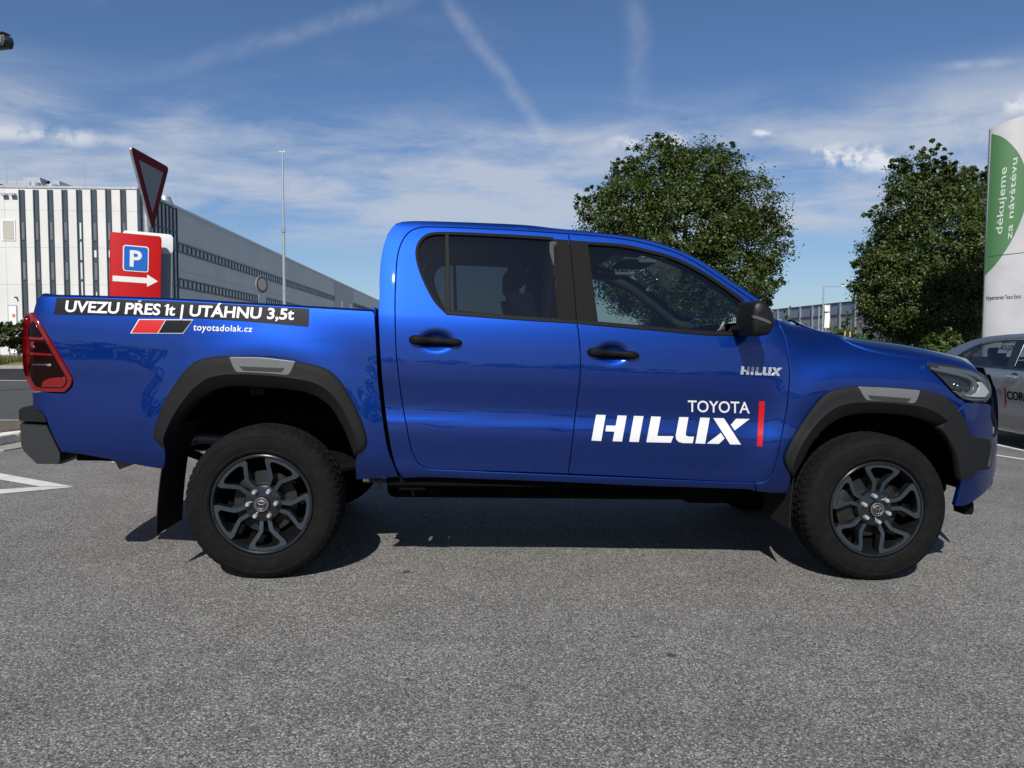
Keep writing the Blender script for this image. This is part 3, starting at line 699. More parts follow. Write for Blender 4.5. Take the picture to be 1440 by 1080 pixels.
# black corner piece between front flare and bumper
CL_OUT = [(1348, 576.5), (1354, 585.5), (1360, 597.5), (1367.5, 615.5), (1384, 617.4), (1397, 619), (1399, 628), (1396.5, 645), (1394, 656.5)]
CL_IN = [(1322.5, 602), (1332.5, 613), (1339, 624), (1345, 636), (1350, 652), (1352, 664), (1353, 675.5), (1362, 671.5), (1368, 669)]
panel('wheel_arch_flare', [(1348, 576.5), (1354, 585.5), (1360, 597.5), (1367.5, 615.8), (1384, 617.4), (1395.5, 619), (1398, 626), (1396.5, 645), (1394, 656.5), (1391, 659.5), (1375, 660.8), (1367.5, 670), (1353.5, 676), (1352, 664), (1350, 652), (1345, 636), (1339, 624), (1332.5, 613), (1322.8, 602)],
      M['flare'], truck, 'nose', off=.022, inset=.3, step=4.5, skirt=.045, rnd=.006)
panel('corner_edge', [(1393.5, 620.5), (1398.6, 621), (1399.2, 628), (1397, 645), (1393, 657), (1390.5, 657), (1393.5, 642), (1394.8, 628)], M['darkgrey'], bump, 'nose', off=.026, inset=0, step=3, skirt=.02)
def insert(parent, quad, slot, kind):
    panel('flare_insert', quad, M['insert'], parent, kind, off=.029, inset=.3, step=4, skirt=.03, ang=60, rnd=.004)
    panel('insert_slot', slot, M['darkgrey'], parent, kind, off=.0305, inset=0, step=4, skirt=.004, rnd=.001)
insert(fr_, [(322.5, 502.4), (368, 503.4), (415, 508.6), (412, 515), (406.5, 525.5), (402, 527.2), (338, 524.8), (332, 522.5), (327, 514)], [(336.5, 515), (400, 517.5), (396, 523.4), (342, 521)], 'bed')
insert(ff_, [(1208.5, 544), (1250, 545.7), (1294, 549.2), (1291.5, 558), (1287, 566), (1283, 567.6), (1222, 564), (1218, 561.5), (1213, 553)], [(1220.5, 556), (1281.5, 560.5), (1277, 565.4), (1225, 561.6)], 'cab')
# seam line between flare and bumper piece comes from the gap

# ---- mirrors
M['mirrorcap'] = simple('mirror_cap', (.006, .006, .0065), .42, 0, .25)
MO = [(1046, 434), (1049, 427), (1054.5, 423.6), (1063, 422.2), (1072, 424.6), (1080, 430.5), (1086, 438.5), (1090, 447.5), (1090.6, 452), (1088.4, 460), (1085.5, 466.5), (1081, 471), (1070, 472.8), (1058, 473), (1049, 471.5), (1046.5, 464), (1045.2, 450)]
q = curve(MO, 5, True, 60); mq = onplane(q, -1.06); mc = mq.mean(0); mq[:, 0] = mc[0]+(mq[:, 0]-mc[0])*.74; V = []; F = []; k = len(mq)
lev = [(-.900, .70), (-.905, .90), (-.93, .98), (-.97, 1.0), (-1.05, 1.0), (-1.09, .97), (-1.108, .90), (-1.116, .74), (-1.119, .4)]
for y, s in lev:
    for p in mq: V.append((mc[0]+(p[0]-mc[0])*s-.03*(y+1.02), y, mc[2]+(p[2]-mc[2])*s))
for a in range(len(lev)-1):
    for b in range(k): F.append((a*k+b, (a+1)*k+b, (a+1)*k+(b+1) % k, a*k+(b+1) % k))
F.append(tuple((len(lev)-1)*k+b for b in range(k))); F.append(tuple(range(k))[::-1])
mir = both('door_mirror', V, F, M['mirrorcap'], truck, None, True, True, 80)
for nm, pts, mt, yy in (('indicator', [(1049, 443), (1066, 446), (1085, 452), (1087, 454.5), (1084, 455.5), (1064, 450), (1049.5, 447)], 'lampgrey', -1.1), ):
    qq = onplane(curve(pts, 5, True), -1.115); qq[:, 0] = mc[0]+(qq[:, 0]-qq[:, 0].mean())*.70; V = []; n = len(qq)
    for y, s in ((-1.10, 1.0), (-1.119, 1.0), (-1.121, .9)):
        c = qq.mean(0)
        for p in qq: V.append((c[0]+(p[0]-c[0])*s, y, c[2]+(p[2]-c[2])*s))
    F = [(a*n+b, (a+1)*n+b, (a+1)*n+(b+1) % n, a*n+(b+1) % n) for a in range(2) for b in range(n)] + [tuple(2*n+b for b in range(n))]
    both(nm, V, F, M[mt], mir, None, True, True, 40)
panel('mirror_base', [(1043, 424), (1047, 424.5), (1062, 436), (1064, 470), (1043, 470)], M['plastic'], mir, off=.006, inset=0, step=5, skirt=.03)
bm = bmesh.new(); pipe(bm, [(2.345, -.84, 1.27), (2.35, -.96, 1.275)], .028, 12)
me_ = [v.co.copy() for v in bm.verts]; mkbm('mirror_arm', bm, M['plastic'], mir[0])
bm = bmesh.new(); pipe(bm, [(2.345, .84, 1.27), (2.35, .96, 1.275)], .028, 12); mkbm('mirror_arm', bm, M['plastic'], mir[1])

# ---- wheels
RT = .383
def wheel(x, side, rot, nutrot, front):
    w = empty('wheel'); w.parent = truck; w.location = (x, side*.925, .374)
    if side > 0: w.rotation_euler = (0, 0, math.pi)
    ax = lambda r, h, a: (r*math.cos(a), -h, r*math.sin(a))      # h = outward
    # tyre: sidewalls, shoulders and a lugged tread
    seg = 360
    side_o = [(.247, -.012), (.252, .004), (.262, .011), (.275, .012), (.278, .0145), (.283, .0155), (.300, .017), (.316, .0165), (.330, .013), (.333, .0145), (.337, .013), (.345, .009), (.352, .003)]
    tread_h = [-.004, -.018, -.030, -.036, -.052, -.070, -.076, -.098, -.104, -.125, -.131, -.150, -.156, -.175, -.190, -.208, -.222]
    tread_r = [.362, .371, .376, .3775, .380, .382, .3825, .383, .383, .383, .383, .383, .3825, .380, .3775, .371, .360]
    groove = {3, 6, 9, 12}                                       # strips that are circumferential grooves
    side_i = [(.345, -.235), (.316, -.246), (.283, -.245), (.252, -.232)]
    V = []; F = []; m = len(side_o)+len(tread_h)+len(side_i)
    for k in range(seg):
        a = 2*math.pi*k/seg
        for j, (r, h) in enumerate(side_o):
            rr = r; hh = h
            if j >= 12 and (k % 6) < 2: rr -= .0012; hh -= .0015
            V.append(ax(rr, hh, a))
        for j, h in enumerate(tread_h):
            r = tread_r[j]; sh = (k + (j//3)*3 + (2 if j > 8 else 0)) % 6
            if j in groove: r -= .006
            elif sh < 2 and 1 <= j <= 15: r -= .0042
            V.append(ax(r, h, a + .012*math.sin(j*1.1)))
        for r, h in side_i: V.append(ax(r, h, a))
    for k in range(seg):
        k2 = (k+1) % seg
        for j in range(m-1): F.append((k*m+j, k*m+j+1, k2*m+j+1, k2*m+j))
    ty = mk('tyre', V, F, M['tyre'], w, None, True, 28)
    # raised maker's lettering on the sidewall
    for word, a0, span in (('DUELER', 92, 62), ('A/T', 268, 22)):
        cu = bpy.data.curves.new('t', 'FONT'); cu.body = word; cu.offset = .02; to = bpy.data.objects.new('t', cu)
        COL.objects.link(to); dg = bpy.context.evaluated_depsgraph_get(); tm = bpy.data.meshes.new_from_object(to.evaluated_get(dg))
        bpy.data.objects.remove(to); co = np.array([v.co[:2] for v in tm.vertices]); lo, hi = co.min(0), co.max(0)
        u = (co[:, 0]-lo[0])/(hi[0]-lo[0]); v_ = (co[:, 1]-lo[1])/(hi[1]-lo[1])
        aa = D2R(a0) - (u-.5)*D2R(span); rr = .289+.026*v_
        VV = [ax(r, .0172+.0012*math.sin(math.pi*min(max((r-.283)/.033, 0), 1)), a) for r, a in zip(rr, aa)]
        mk('sidewall_lettering', VV, [tuple(p.vertices) for p in tm.polygons], M['tyre'], w, None, False).parent = ty
    # rim barrel and lip
    prof = [(.236, -.20), (.222, -.17), (.214, -.10), (.222, -.03), (.228, -.006), (.233, .004), (.240, .007), (.2455, .004), (.2475, -.004), (.2475, -.02)]
    V, F = lathe(prof, 96, ax); rim = mk('rim', V, F, M['alloy'], w, None, True, 40)
    # five looped double spokes
    def spoke(a0):
        # arm centre line: (tangential, radial, height)
        # outline of one loop half in (u, v), mirrored
        outer = [(.010, .058), (.026, .092), (.030, .118), (.046, .148), (.070, .174), (.083, .196), (.086, .215), (.075, .229), (.055, .2345), (.0, .241)]
        inner = [(.0, .212), (.050, .207), (.056, .197), (.047, .180), (.026, .156), (.012, .132), (.008, .108), (.0, .094)]
        dish = lambda v: -.002-.030*max(0, (.225-v)/.17)**1.4
        ca, sa = math.cos(a0-math.pi/2), math.sin(a0-math.pi/2)
        def pt(u, v, h): return (u*ca-v*sa, -h, u*sa+v*ca)
        # face ring between outer and inner
        O = [(-u, v) for u, v in outer[::-1]][:-1]
        Oc = curve([(p[0], p[1]) for p in outer], .006, False, 60); Ic = curve([(p[0], p[1]) for p in inner[::-1]], .006, False, 60)
        n = 44
        def rs(c, n):
            s = np.r_[0, np.cumsum(np.linalg.norm(np.diff(c, axis=0), axis=1))]; t = np.linspace(0, s[-1], n)
            return np.stack([np.interp(t, s, c[:, 0]), np.interp(t, s, c[:, 1])], 1)
        arm_o = rs(curve([(.031, .070), (.032, .104), (.036, .132), (.064, .164), (.090, .194), (.094, .212), (.088, .2255), (.062, .2365), (.0, .2445)], .003, False, 22), n)
        arm_i = rs(curve([(.009, .074), (.011, .108), (.014, .136), (.036, .166), (.056, .187), (.059, .197), (.052, .206), (.036, .2105), (.0, .214)], .003, False, 22), n)
        fm = bmesh.new(); sm = bmesh.new()
        for s in (1, -1):
            prev = None
            for (uo, vo), (ui, vi) in zip(arm_o, arm_i):
                ho, hi_ = dish(vo), dish(vi)
                eo, ei = np.array((uo, vo)), np.array((ui, vi)); d = (eo-ei)*.05
                row = [pt(s*eo[0], eo[1], ho-.042), pt(s*eo[0], eo[1], ho-.004), pt(s*(eo-d)[0], (eo-d)[1], ho), pt(s*(ei+d)[0], (ei+d)[1], hi_), pt(s*ei[0], ei[1], hi_-.004), pt(s*ei[0], ei[1], hi_-.042)]
                row2 = [sm.verts.new(p) for p in row]; f2 = [fm.verts.new(np.array(p)-[0, .0006, 0]) for p in row[2:4]]
                if prev:
                    a, b = prev
                    for j in range(5):
                        q = (a[j], a[j+1], row2[j+1], row2[j]); sm.faces.new(q if s > 0 else q[::-1])
                    q = (b[0], b[1], f2[1], f2[0]); fm.faces.new(q if s > 0 else q[::-1])
                prev = (row2, f2)
        for b in (fm, sm):
            bmesh.ops.remove_doubles(b, verts=b.verts, dist=1e-5); bmesh.ops.recalc_face_normals(b, faces=b.faces)
        so_ = mkbm('spoke', sm, M['alloy'], rim, True, 35); f = mkbm('machined_face', fm, M['machined'], rim, True, 35)
        # make the open strip face outward
        if f.data.polygons[0].normal.y > 0: f.data.flip_normals()
    for k in range(5): spoke(D2R(rot+72*k))
    # hub
    prof = [(.001, .004), (.036, .004), (.038, .001), (.040, -.008), (.052, -.012), (.074, -.016), (.088, -.022), (.096, -.036), (.098, -.07)]
    V, F = lathe(prof, 60, ax); hub = mk('hub', V, F, M['alloy'], w, None, True, 30)
    V, F = lathe([(.0005, .0065), (.031, .006), (.0345, .0045), (.0355, .001)], 40, ax); cap = mk('hub_cap', V, F, M['gloss_black'], w, None, True, 40)
    bm = bmesh.new()
    for rx, rz, dz in ((.0265, .022, 0), (.0095, .0205, 0), (.019, .0078, .0085)):
        pipe(bm, [(rx*math.cos(t), -.0072, dz+rz*math.sin(t)) for t in np.linspace(0, 2*math.pi, 33)], .0014, 6)
    em = mkbm('hub_emblem', bm, M['insert'], cap)
    V, F = lathe([(.0305, .0062), (.0325, .0078), (.0345, .006)], 48, ax); mk('cap_ring', V, F, M['insert'], cap)
    for k in range(6):
        a = D2R(nutrot+60*k); c = (.0675*math.cos(a), .0675*math.sin(a))
        V, F = lathe([(.001, .014), (.007, .013), (.0112, .008), (.0122, -.004), (.013, -.018)], 14, lambda r, h, t: (c[0]+r*math.cos(t), -h, c[1]+r*math.sin(t)))
        mk('lug_nut', V, F, M['badge'], w, None, True, 40)
    V, F = lathe([(.06, -.075), (.155, -.078), (.157, -.10), (.06, -.11)], 48, ax); mk('brake_disc', V, F, M['brake'], w, None, True, 30)
    V, F = lathe([(.001, -.105), (.235, -.105)], 40, ax); mk('wheel_back', V, F, M['dark'], w)
    if front:
        bm = bmesh.new(); add_prism(bm, [(.10*math.cos(t), .10*math.sin(t)) for t in np.linspace(2.6, 3.7, 7)] + [(.19*math.cos(t), .19*math.sin(t)) for t in np.linspace(3.7, 2.6, 7)], lambda u, v, k: (u, .045+.05*k, v), .008)
        mkbm('brake_caliper', bm, M['brake'], w)
    return w
wheel(0, -1, 62, 62, False); wheel(3.085, -1, 84, 101, True); wheel(0, 1, 20, 30, False); wheel(3.085, 1, 45, 50, True)

# ---- wheel houses, chassis, axles, flaps
def well(xc, zl, zr, ztop):
    pts = [(xc+.56*math.cos(t), .46+(ztop-.46)*math.sin(t)) for t in np.linspace(math.pi, 0, 25)]
    pts = [(pts[0][0], zl)] + [p for p in pts if p[1] > zl] + [(pts[-1][0], zr)]
    V = []; F = []
    for x, z in pts: V += [(x, -.845, z), (x, -.50, z)]
    for a in range(len(pts)-1): F.append((a*2, a*2+1, a*2+3, a*2+2))
    n = len(V); V += [(x, -.505, z) for x, z in pts]; F.append(tuple(range(n, n+len(pts))))
    both('wheel_arch_liner', V, F, M['dark'], truck)
well(.0, .58, .52, .985); well(3.085, .50, .45, .965)
bm = bmesh.new()
add_box(bm, (1.55, 0, .60), (2.0, 1.36, .12), bev=.02)
for s in (-1, 1):
    add_box(bm, (1.65, s*.46, .52), (3.7, .10, .14), bev=.01); add_box(bm, (-.6, s*.46, .70), (.9, .10, .12), bev=.01)
add_box(bm, (3.2, 0, .62), (1.1, .98, .5), bev=.03); add_box(bm, (1.5, 0, .44), (1.9, .92, .26), bev=.04); add_box(bm, (2.45, 0, .42), (.5, 1.1, .22), bev=.04); add_box(bm, (-.4, 0, .74), (1.5, 1.0, .14), bev=.02)  # low middle box: gearbox bulk added to block light from the far side
for s in (-1, 1): add_box(bm, (1.52, s*.80, .475), (1.86, .06, .045), bev=.01); add_box(bm, (.72, s*.76, .455), (.14, .10, .06), bev=.01); add_box(bm, (2.2, s*.72, .44), (.20, .10, .06), bev=.015)
mkbm('chassis', bm, M['dark'], truck)
bm = bmesh.new(); add_cyl(bm, (0, -.72, .374), (0, .72, .374), .05); add_cyl(bm, (0, -.14, .374), (0, .14, .374), .14); mkbm('rear_axle', bm, M['dark'], truck)
bm = bmesh.new(); add_cyl(bm, (3.085, -.72, .374), (3.085, .72, .374), .045); add_box(bm, (3.085, 0, .36), (.3, .6, .16), bev=.03); mkbm('front_axle', bm, M['dark'], truck)
for s in (-1, 1):
    bm = bmesh.new(); pipe(bm, [(-.62, s*.56, .62), (-.3, s*.56, .50), (0, s*.56, .45), (.35, s*.56, .50), (.66, s*.56, .56)], .022, 8); mkbm('leaf_spring', bm, M['dark'], truck)
bm = bmesh.new(); pipe(bm, [(.44, -.60, .49), (.60, -.66, .50)], .016, 8); pipe(bm, [(.45, -.62, .44), (.60, -.72, .455)], .011, 8); pipe(bm, [(.53, -.66, .50), (.545, -.66, .39)], .008, 8); add_box(bm, (.50, -.62, .47), (.10, .05, .05), bev=.01)
mkbm('spring_shackle', bm, M['steel'], truck)
bm = bmesh.new()
for xx in (-.06, .22):
    add_box(bm, (xx, -.78, .925), (.075, .02, .06), bev=.006); add_box(bm, (xx-.022, -.788, .925), (.016, .016, .05)); add_box(bm, (xx+.022, -.788, .925), (.016, .016, .05))
add_box(bm, (.08, -.79, .955), (.52, .02, .016)); mkbm('bed_bracket', bm, M['blackvinyl'], truck)
def flap(px_edge, y0, width, lean, mirror=True, name='mud_flap'):
    q = onplane(curve(px_edge, 12, False, 80), y0); V = []; F = []; n = len(q)
    for p in q:
        V += [(p[0], p[1], p[2]), (p[0]-.004, p[1], p[2]), (p[0]-.004+lean, p[1]+width, p[2]+.006), (p[0]+lean, p[1]+width, p[2]+.006)]
    for a in range(n-1):
        for b in range(4): F.append((a*4+b, a*4+(b+1) % 4, (a+1)*4+(b+1) % 4, (a+1)*4+b))
    F.append((0, 1, 2, 3)); F.append(tuple((n-1)*4+b for b in (3, 2, 1, 0)))
    return both(name, V, F, M['rubber'], truck, None, True, True, 30)
flap([(253, 596), (243, 614), (233, 636), (227.5, 662), (223, 700), (219.5, 752.5)], -.885, .30, .01)
flap([(1118, 660), (1114.5, 690), (1112.5, 715), (1111.5, 743)], -.885, .30, -.02)

# ---- cabin
def seat(x, y, back=True):
    s = empty('seat'); s.parent = truck; s.location = (x, y, .80)
    bm = bmesh.new(); add_box(bm, (.02, 0, .06), (.50, .50, .16), bev=.05, seg=3); mkbm('seat_cushion', bm, M['cloth'], s)
    bm = bmesh.new(); m = []
    prof = [(-.22, .10, .25), (-.26, .30, .26), (-.31, .50, .25), (-.345, .62, .20), (-.355, .66, .12)]
    V = []; F = []
    for px_, pz, hw in prof:
        for k in range(16):
            a = 2*math.pi*k/16; c, s_ = math.cos(a), math.sin(a)
            V.append((px_+.075*abs(c)**.6*np.sign(c), hw*abs(s_)**.6*np.sign(s_), pz))
    for a in range(len(prof)-1):
        for b in range(16): F.append((a*16+b, a*16+(b+1) % 16, (a+1)*16+(b+1) % 16, (a+1)*16+b))
    F.append(tuple(64+b for b in range(16))); bm.free(); mk('backrest', V, F, M['cloth'], s, None, True, 60)
    bm = bmesh.new(); add_box(bm, (-.365, 0, .775), (.10, .25, .16), bev=.04, seg=3)
    for sy in (-.06, .06): add_cyl(bm, (-.355, sy, .62), (-.362, sy, .74), .007, seg=8)
    mkbm('headrest', bm, M['cloth'], s)
for y in (-.37, .37): seat(1.62, y); seat(.98, y)
bm = bmesh.new()
add_prism(bm, [(2.86, 1.16), (2.50, 1.245), (2.36, 1.235), (2.26, 1.17), (2.28, .95), (2.40, .70), (2.86, .70)], lambda u, v, k: (u, -.76+1.52*k, v), .03); add_prism(bm, [(2.36, 1.23), (2.40, 1.285), (2.48, 1.29), (2.56, 1.235)], lambda u, v, k: (u, .18+.40*k, v), .015)
mkbm('dashboard', bm, M['cabin'], truck)
st = empty('steering_wheel'); st.parent = truck; st.location = (2.10, .37, 1.16); st.rotation_euler = (0, D2R(-66), 0)
bm = bmesh.new(); pipe(bm, [(.185*math.cos(a), .185*math.sin(a), 0) for a in np.linspace(0, 2*math.pi, 41)], .015, 10); mkbm('wheel_rim', bm, M['cabin'], st)
bm = bmesh.new(); add_box(bm, (0, 0, -.02), (.12, .14, .05), bev=.02); add_box(bm, (0, .10, -.01), (.05, .16, .02), bev=.006); add_box(bm, (0, -.10, -.01), (.05, .16, .02), bev=.006); add_box(bm, (-.10, 0, -.01), (.16, .05, .02), bev=.006); mkbm('wheel_hub', bm, M['insert'], st)
bm = bmesh.new(); add_prism(bm, [(.68, 1.775), (1.50, 1.770), (1.85, 1.735), (1.85, 1.72), (1.50, 1.752), (.68, 1.755)], lambda u, v, k: (u, -.60+1.2*k, v)); mkbm('headliner', bm, M['headliner'], truck)
bm = bmesh.new(); add_box(bm, (1.5, 0, .72), (2.0, 1.5, .04)); mkbm('cabin_floor', bm, M['dark'], truck)
bm = bmesh.new()
V = []; F = []
both('door_lining', [(.66, -.80, .72), (2.50, -.80, .72), (2.52, -.80, 1.25), (1.5, -.795, 1.285), (.72, -.79, 1.32)], [(0, 1, 2, 3, 4)], M['cabin'], truck, None, True, False); bm.free()
for yy in (-.36, .36):
    bm = bmesh.new(); add_box(bm, (1.92, yy, 1.645), (.18, .36, .022), bev=.009); o = mkbm('sun_visor', bm, M['headliner'], truck); 
bm = bmesh.new(); add_box(bm, (2.12, 0, 1.56), (.03, .25, .065), bev=.012); add_cyl(bm, (2.12, 0, 1.58), (2.15, 0, 1.63), .012, seg=8); mkbm('cabin_mirror', bm, M['gloss_black'], truck)
for s in (-1, 1):
    bm = bmesh.new(); pipe(bm, [(1.70, s*.62, 1.715), (1.73, s*.59, 1.685), (1.88, s*.59, 1.665), (1.91, s*.62, 1.68)], .013, 8); mkbm('grab_handle', bm, M['headliner'], truck)
    bm = bmesh.new(); pipe(bm, [(1.43, s*.69, 1.70), (1.40, s*.78, 1.30), (1.40, s*.80, .80)], .045, 10); mkbm('pillar_lining', bm, M['cabin'], truck)
    bm = bmesh.new(); pipe(bm, [(1.47, s*.655, 1.62), (1.44, s*.70, 1.30), (1.40, s*.74, .95)], [.018, .022, .022], 6); mkbm('seat_belt', bm, M['cloth'], truck)

# ---- lettering and stickers
def text_mesh(body, bold=0., shear=0., spacing=1.):
    cu = bpy.data.curves.new('t', 'FONT'); cu.body = body; cu.offset = bold; cu.shear = shear; cu.space_character = spacing; cu.resolution_u = 4
    to = bpy.data.objects.new('t', cu); COL.objects.link(to); dg = bpy.context.evaluated_depsgraph_get()
    tm = bpy.data.meshes.new_from_object(to.evaluated_get(dg)); bpy.data.objects.remove(to)
    V = np.array([v.co[:2] for v in tm.vertices]); F = [tuple(p.vertices) for p in tm.polygons]; bpy.data.meshes.remove(tm)
    return V, F
def width_of(body, **k):
    a, _ = text_mesh(body+'|', **k); b, _ = text_mesh('|', **k); return a[:, 0].max()-b[:, 0].max()
def add_shape(V, F, P):
    """append a closed outline as triangles"""
    V2, F2, _ = fill([np.array(P, float)], 10); n = len(V)
    return np.vstack([V, V2]), F + [tuple(i+n for i in f) for f in F2]
def lettering(body, bold=0., shear=0., spacing=1., flags=True):
    """text with its Czech carons drawn by hand and a flagged figure one"""
    base = ''.join({'Ř': 'R', 'ě': 'e', 'š': 's'}.get(c, c) for c in body)
    if flags: base = base.replace('1', '\u2007' if False else 'l')
    V, F = text_mesh(base, bold, shear, spacing)
    for i, c in enumerate(body):
        if c in 'Řěš' or (c == '1' and flags):
            x0 = width_of(base[:i], bold=bold, spacing=spacing) if i else 0.
            x1 = width_of(base[:i+1], bold=bold, spacing=spacing); xm = (x0+x1)/2
            if c == '1': P = [(x0-.085, .53), (x0-.06, .60), (x0+.06, .685), (x0+.10, .685), (x0+.10, .60), (x0+.04, .58)]
            else:
                y = .76 if c == 'Ř' else .53; w = .115; t = .075
                P = [(xm, y), (xm+w, y+.12), (xm+w-.07, y+.12), (xm, y+t-.01), (xm-w+.07, y+.12), (xm-w, y+.12)]
                if c == 'š': P = [(px_-.01, py_) for px_, py_ in P]
            P = [(px_+shear*py_, py_) for px_, py_ in P]
            V, F = add_shape(V, F, P)
    return V, F
def split_long(V, F, nx):
    bm = bmesh.new(); vs = [bm.verts.new((x, y, 0)) for x, y in V]
    for f in F:
        try: bm.faces.new([vs[i] for i in f])
        except ValueError: pass
    x0, x1 = V[:, 0].min(), V[:, 0].max()
    for k in range(1, nx):
        bmesh.ops.bisect_plane(bm, geom=bm.verts[:]+bm.edges[:]+bm.faces[:], plane_co=(x0+(x1-x0)*k/nx, 0, 0), plane_no=(1, 0, 0))
    y0, y1 = V[:, 1].min(), V[:, 1].max()
    for k in range(1, 6):
        bmesh.ops.bisect_plane(bm, geom=bm.verts[:]+bm.edges[:]+bm.faces[:], plane_co=(0, y0+(y1-y0)*k/6, 0), plane_no=(0, 1, 0))
    bm.verts.index_update(); V = np.array([v.co[:2] for v in bm.verts]); F = [tuple(v.index for v in f.verts) for f in bm.faces]; bm.free()
    return V, F
def to_quad(V, lo, hi, TL, TR, BR, BL):
    u = (V[:, 0]-lo[0])/(hi[0]-lo[0]); v = (V[:, 1]-lo[1])/(hi[1]-lo[1])
    TL, TR, BR, BL = map(np.array, (TL, TR, BR, BL))
    return ((1-u)*v)[:, None]*TL + (u*v)[:, None]*TR + (u*(1-v))[:, None]*BR + ((1-u)*(1-v))[:, None]*BL
def outward(P, F):
    return [f if np.cross(P[f[1]]-P[f[0]], P[f[2]]-P[f[0]])[1] < 0 else f[::-1] for f in F]
def decal_text(name, body, quad, mat, parent, kind, off, bold=0., shear=0., spacing=1., cap=True, nx=14):
    V, F = lettering(body, bold, shear, spacing); V, F = split_long(V, F, nx)
    hi = (V[:, 0].max(), .683 if cap else V[:, 1].max()); lo = (V[:, 0].min(), 0.)
    P, N = hit(to_quad(V, lo, hi, *quad), kind, off); F = outward(P, F)
    return mk(name, P, F, mat, parent, N)
def decal_polys(name, polys, mat, parent, kind, off, thick=0., step=7):
    Vs, Fs, Ns, n = [], [], [], 0
    for p in polys:
        V, F, N = skin([curve(p, step*.6, True, 12) if len(p) < 14 else np.array(p, float)], step, lambda q: hit(q, kind, off), thick, .0008 if thick else 0)
        Vs.append(V); Ns.append(N); Fs += [tuple(i+n for i in f) for f in F]; n += len(V)
    return mk(name, np.vstack(Vs), Fs, mat, parent, np.vstack(Ns))
band = decal_polys('sticker_band', [inset_poly(curve([(79.6, 418.2), (160, 420.6), (240, 423.4), (340, 428.7), (435, 434), (433.8, 459.5), (340, 451.6), (246, 446), (75.5, 441.8)], 6), 0)], M['blackvinyl'], bed[0], 'bed', .0015)
decal_text('lettering', 'UVEZU PŘES 1t | UTÁHNU 3,5t', ((92, 423), (413.5, 434.8), (413.5, 449.4), (91.5, 438)), M['white'], bed[0], 'bed', .0045, .026, .10, nx=30)
S1 = [(195, 448.6), (271.8, 449.3), (257.4, 469), (183, 468.8)]
decal_polys('sticker_border', [S1], M['white'], bed[0], 'bed', .0015)
decal_polys('sticker_stripe', [[(196, 449.7), (232, 450), (221.2, 468), (185, 467.8)]], M['red'], bed[0], 'bed', .003)
decal_polys('sticker_stripe', [[(233.4, 450.1), (270, 450.4), (256.8, 468), (222.7, 468)]], M['blackvinyl'], bed[0], 'bed', .003)
decal_text('lettering', 'toyotadolak.cz', ((272, 455.2), (355, 458.6), (355, 466.6), (272, 464.6)), M['white'], bed[0], 'bed', .002, .012, .12, 1.1)
decal_text('lettering', 'TOYOTA', ((967.3, 563.2), (1054.3, 565.5), (1054.3, 581.2), (967.3, 578.9)), M['white'], fdoor[0], 'cab', .002, .008, 0, 1.0)
z7 = lambda P: [(x/4.2353+780, y/4.2353+560) for x, y in P]
HX = [[(247, 98), (304, 100), (277, 255), (219, 252)],
      [(375, 102), (429, 104), (401, 258), (345, 256), (356, 199), (302, 197), (308, 162), (363, 164)],
      [(472, 105), (529, 107), (501, 261), (444, 259)],
      [(575, 108), (632, 110), (611, 225), (708, 226), (692, 265), (546, 262)],
      [(742, 112), (797, 113), (780, 212), (784, 224), (796, 228), (830, 229), (822, 268), (764, 267), (738, 260), (723, 243), (721, 222)],
      [(867, 115), (924, 117), (896, 271), (838, 269)],
      [(945, 118), (1008, 119), (1110, 276), (1045, 275)],
      [(1080, 122), (1162, 123), (1072, 192), (1050, 158)],
      [(990, 206), (1012, 240), (978, 272), (906, 270)]]
decal_polys('lettering', [z7(p) for p in HX], M['white'], fdoor[0], 'cab', .002)
decal_polys('sticker_stripe', [z7([(1218, 18), (1251, 18), (1236, 287), (1205, 286)])], M['red'], fdoor[0], 'cab', .002)
def badge_px(p):
    out = []
    for x, y in p:
        u = (x-219)/(1162-219); v = (y-98-(x-219)*.021)/(156)
        out.append((1041.6+58.6*u, 515.2+1.6*u+11.6*v))
    return out
decal_polys('badge_lettering', [badge_px(p) for p in HX], M['badge'], fdoor[0], 'cab', .006, .006, 3)

# ------------------------------------------------------------------ ground
TS = math.tan(SLOPE)
def gz(x, y=0): return -TS*14*math.tanh(x/14)
def gzv(x): return -TS*14*np.tanh(np.asarray(x)/14)
def at(px, py, Y):
    d = px_dir(px, py); return Vector(WCP + d*((Y-WCP[1])/d[1]))
def atX(px, py, X):
    d = px_dir(px, py); return Vector(WCP + d*((X-WCP[0])/d[0]))
def onground(px, py, dz=0.):
    d = px_dir(px, py); t = 5.
    for _ in range(40):
        p = WCP+d*t; t += (p[2]-gz(p[0])-dz)/max(1e-4, -d[2])
    p = WCP+d*t; return Vector(p)
def axis(): 
    a = np.concatenate([np.arange(-40, 40.1, 1.), [50, 70, 100, 150, 250, 400, 700, 1200, 2500]]); return np.concatenate([-a[:80:-1], a]) if False else np.unique(np.concatenate([a, -a]))
ax_ = axis(); X, Y = np.meshgrid(ax_, ax_, indexing='ij'); n = len(ax_)
V = np.stack([X.ravel(), Y.ravel(), gzv(X.ravel())], 1)
F = [(i*n+j, (i+1)*n+j, (i+1)*n+j+1, i*n+j+1) for i in range(n-1) for j in range(n-1)]
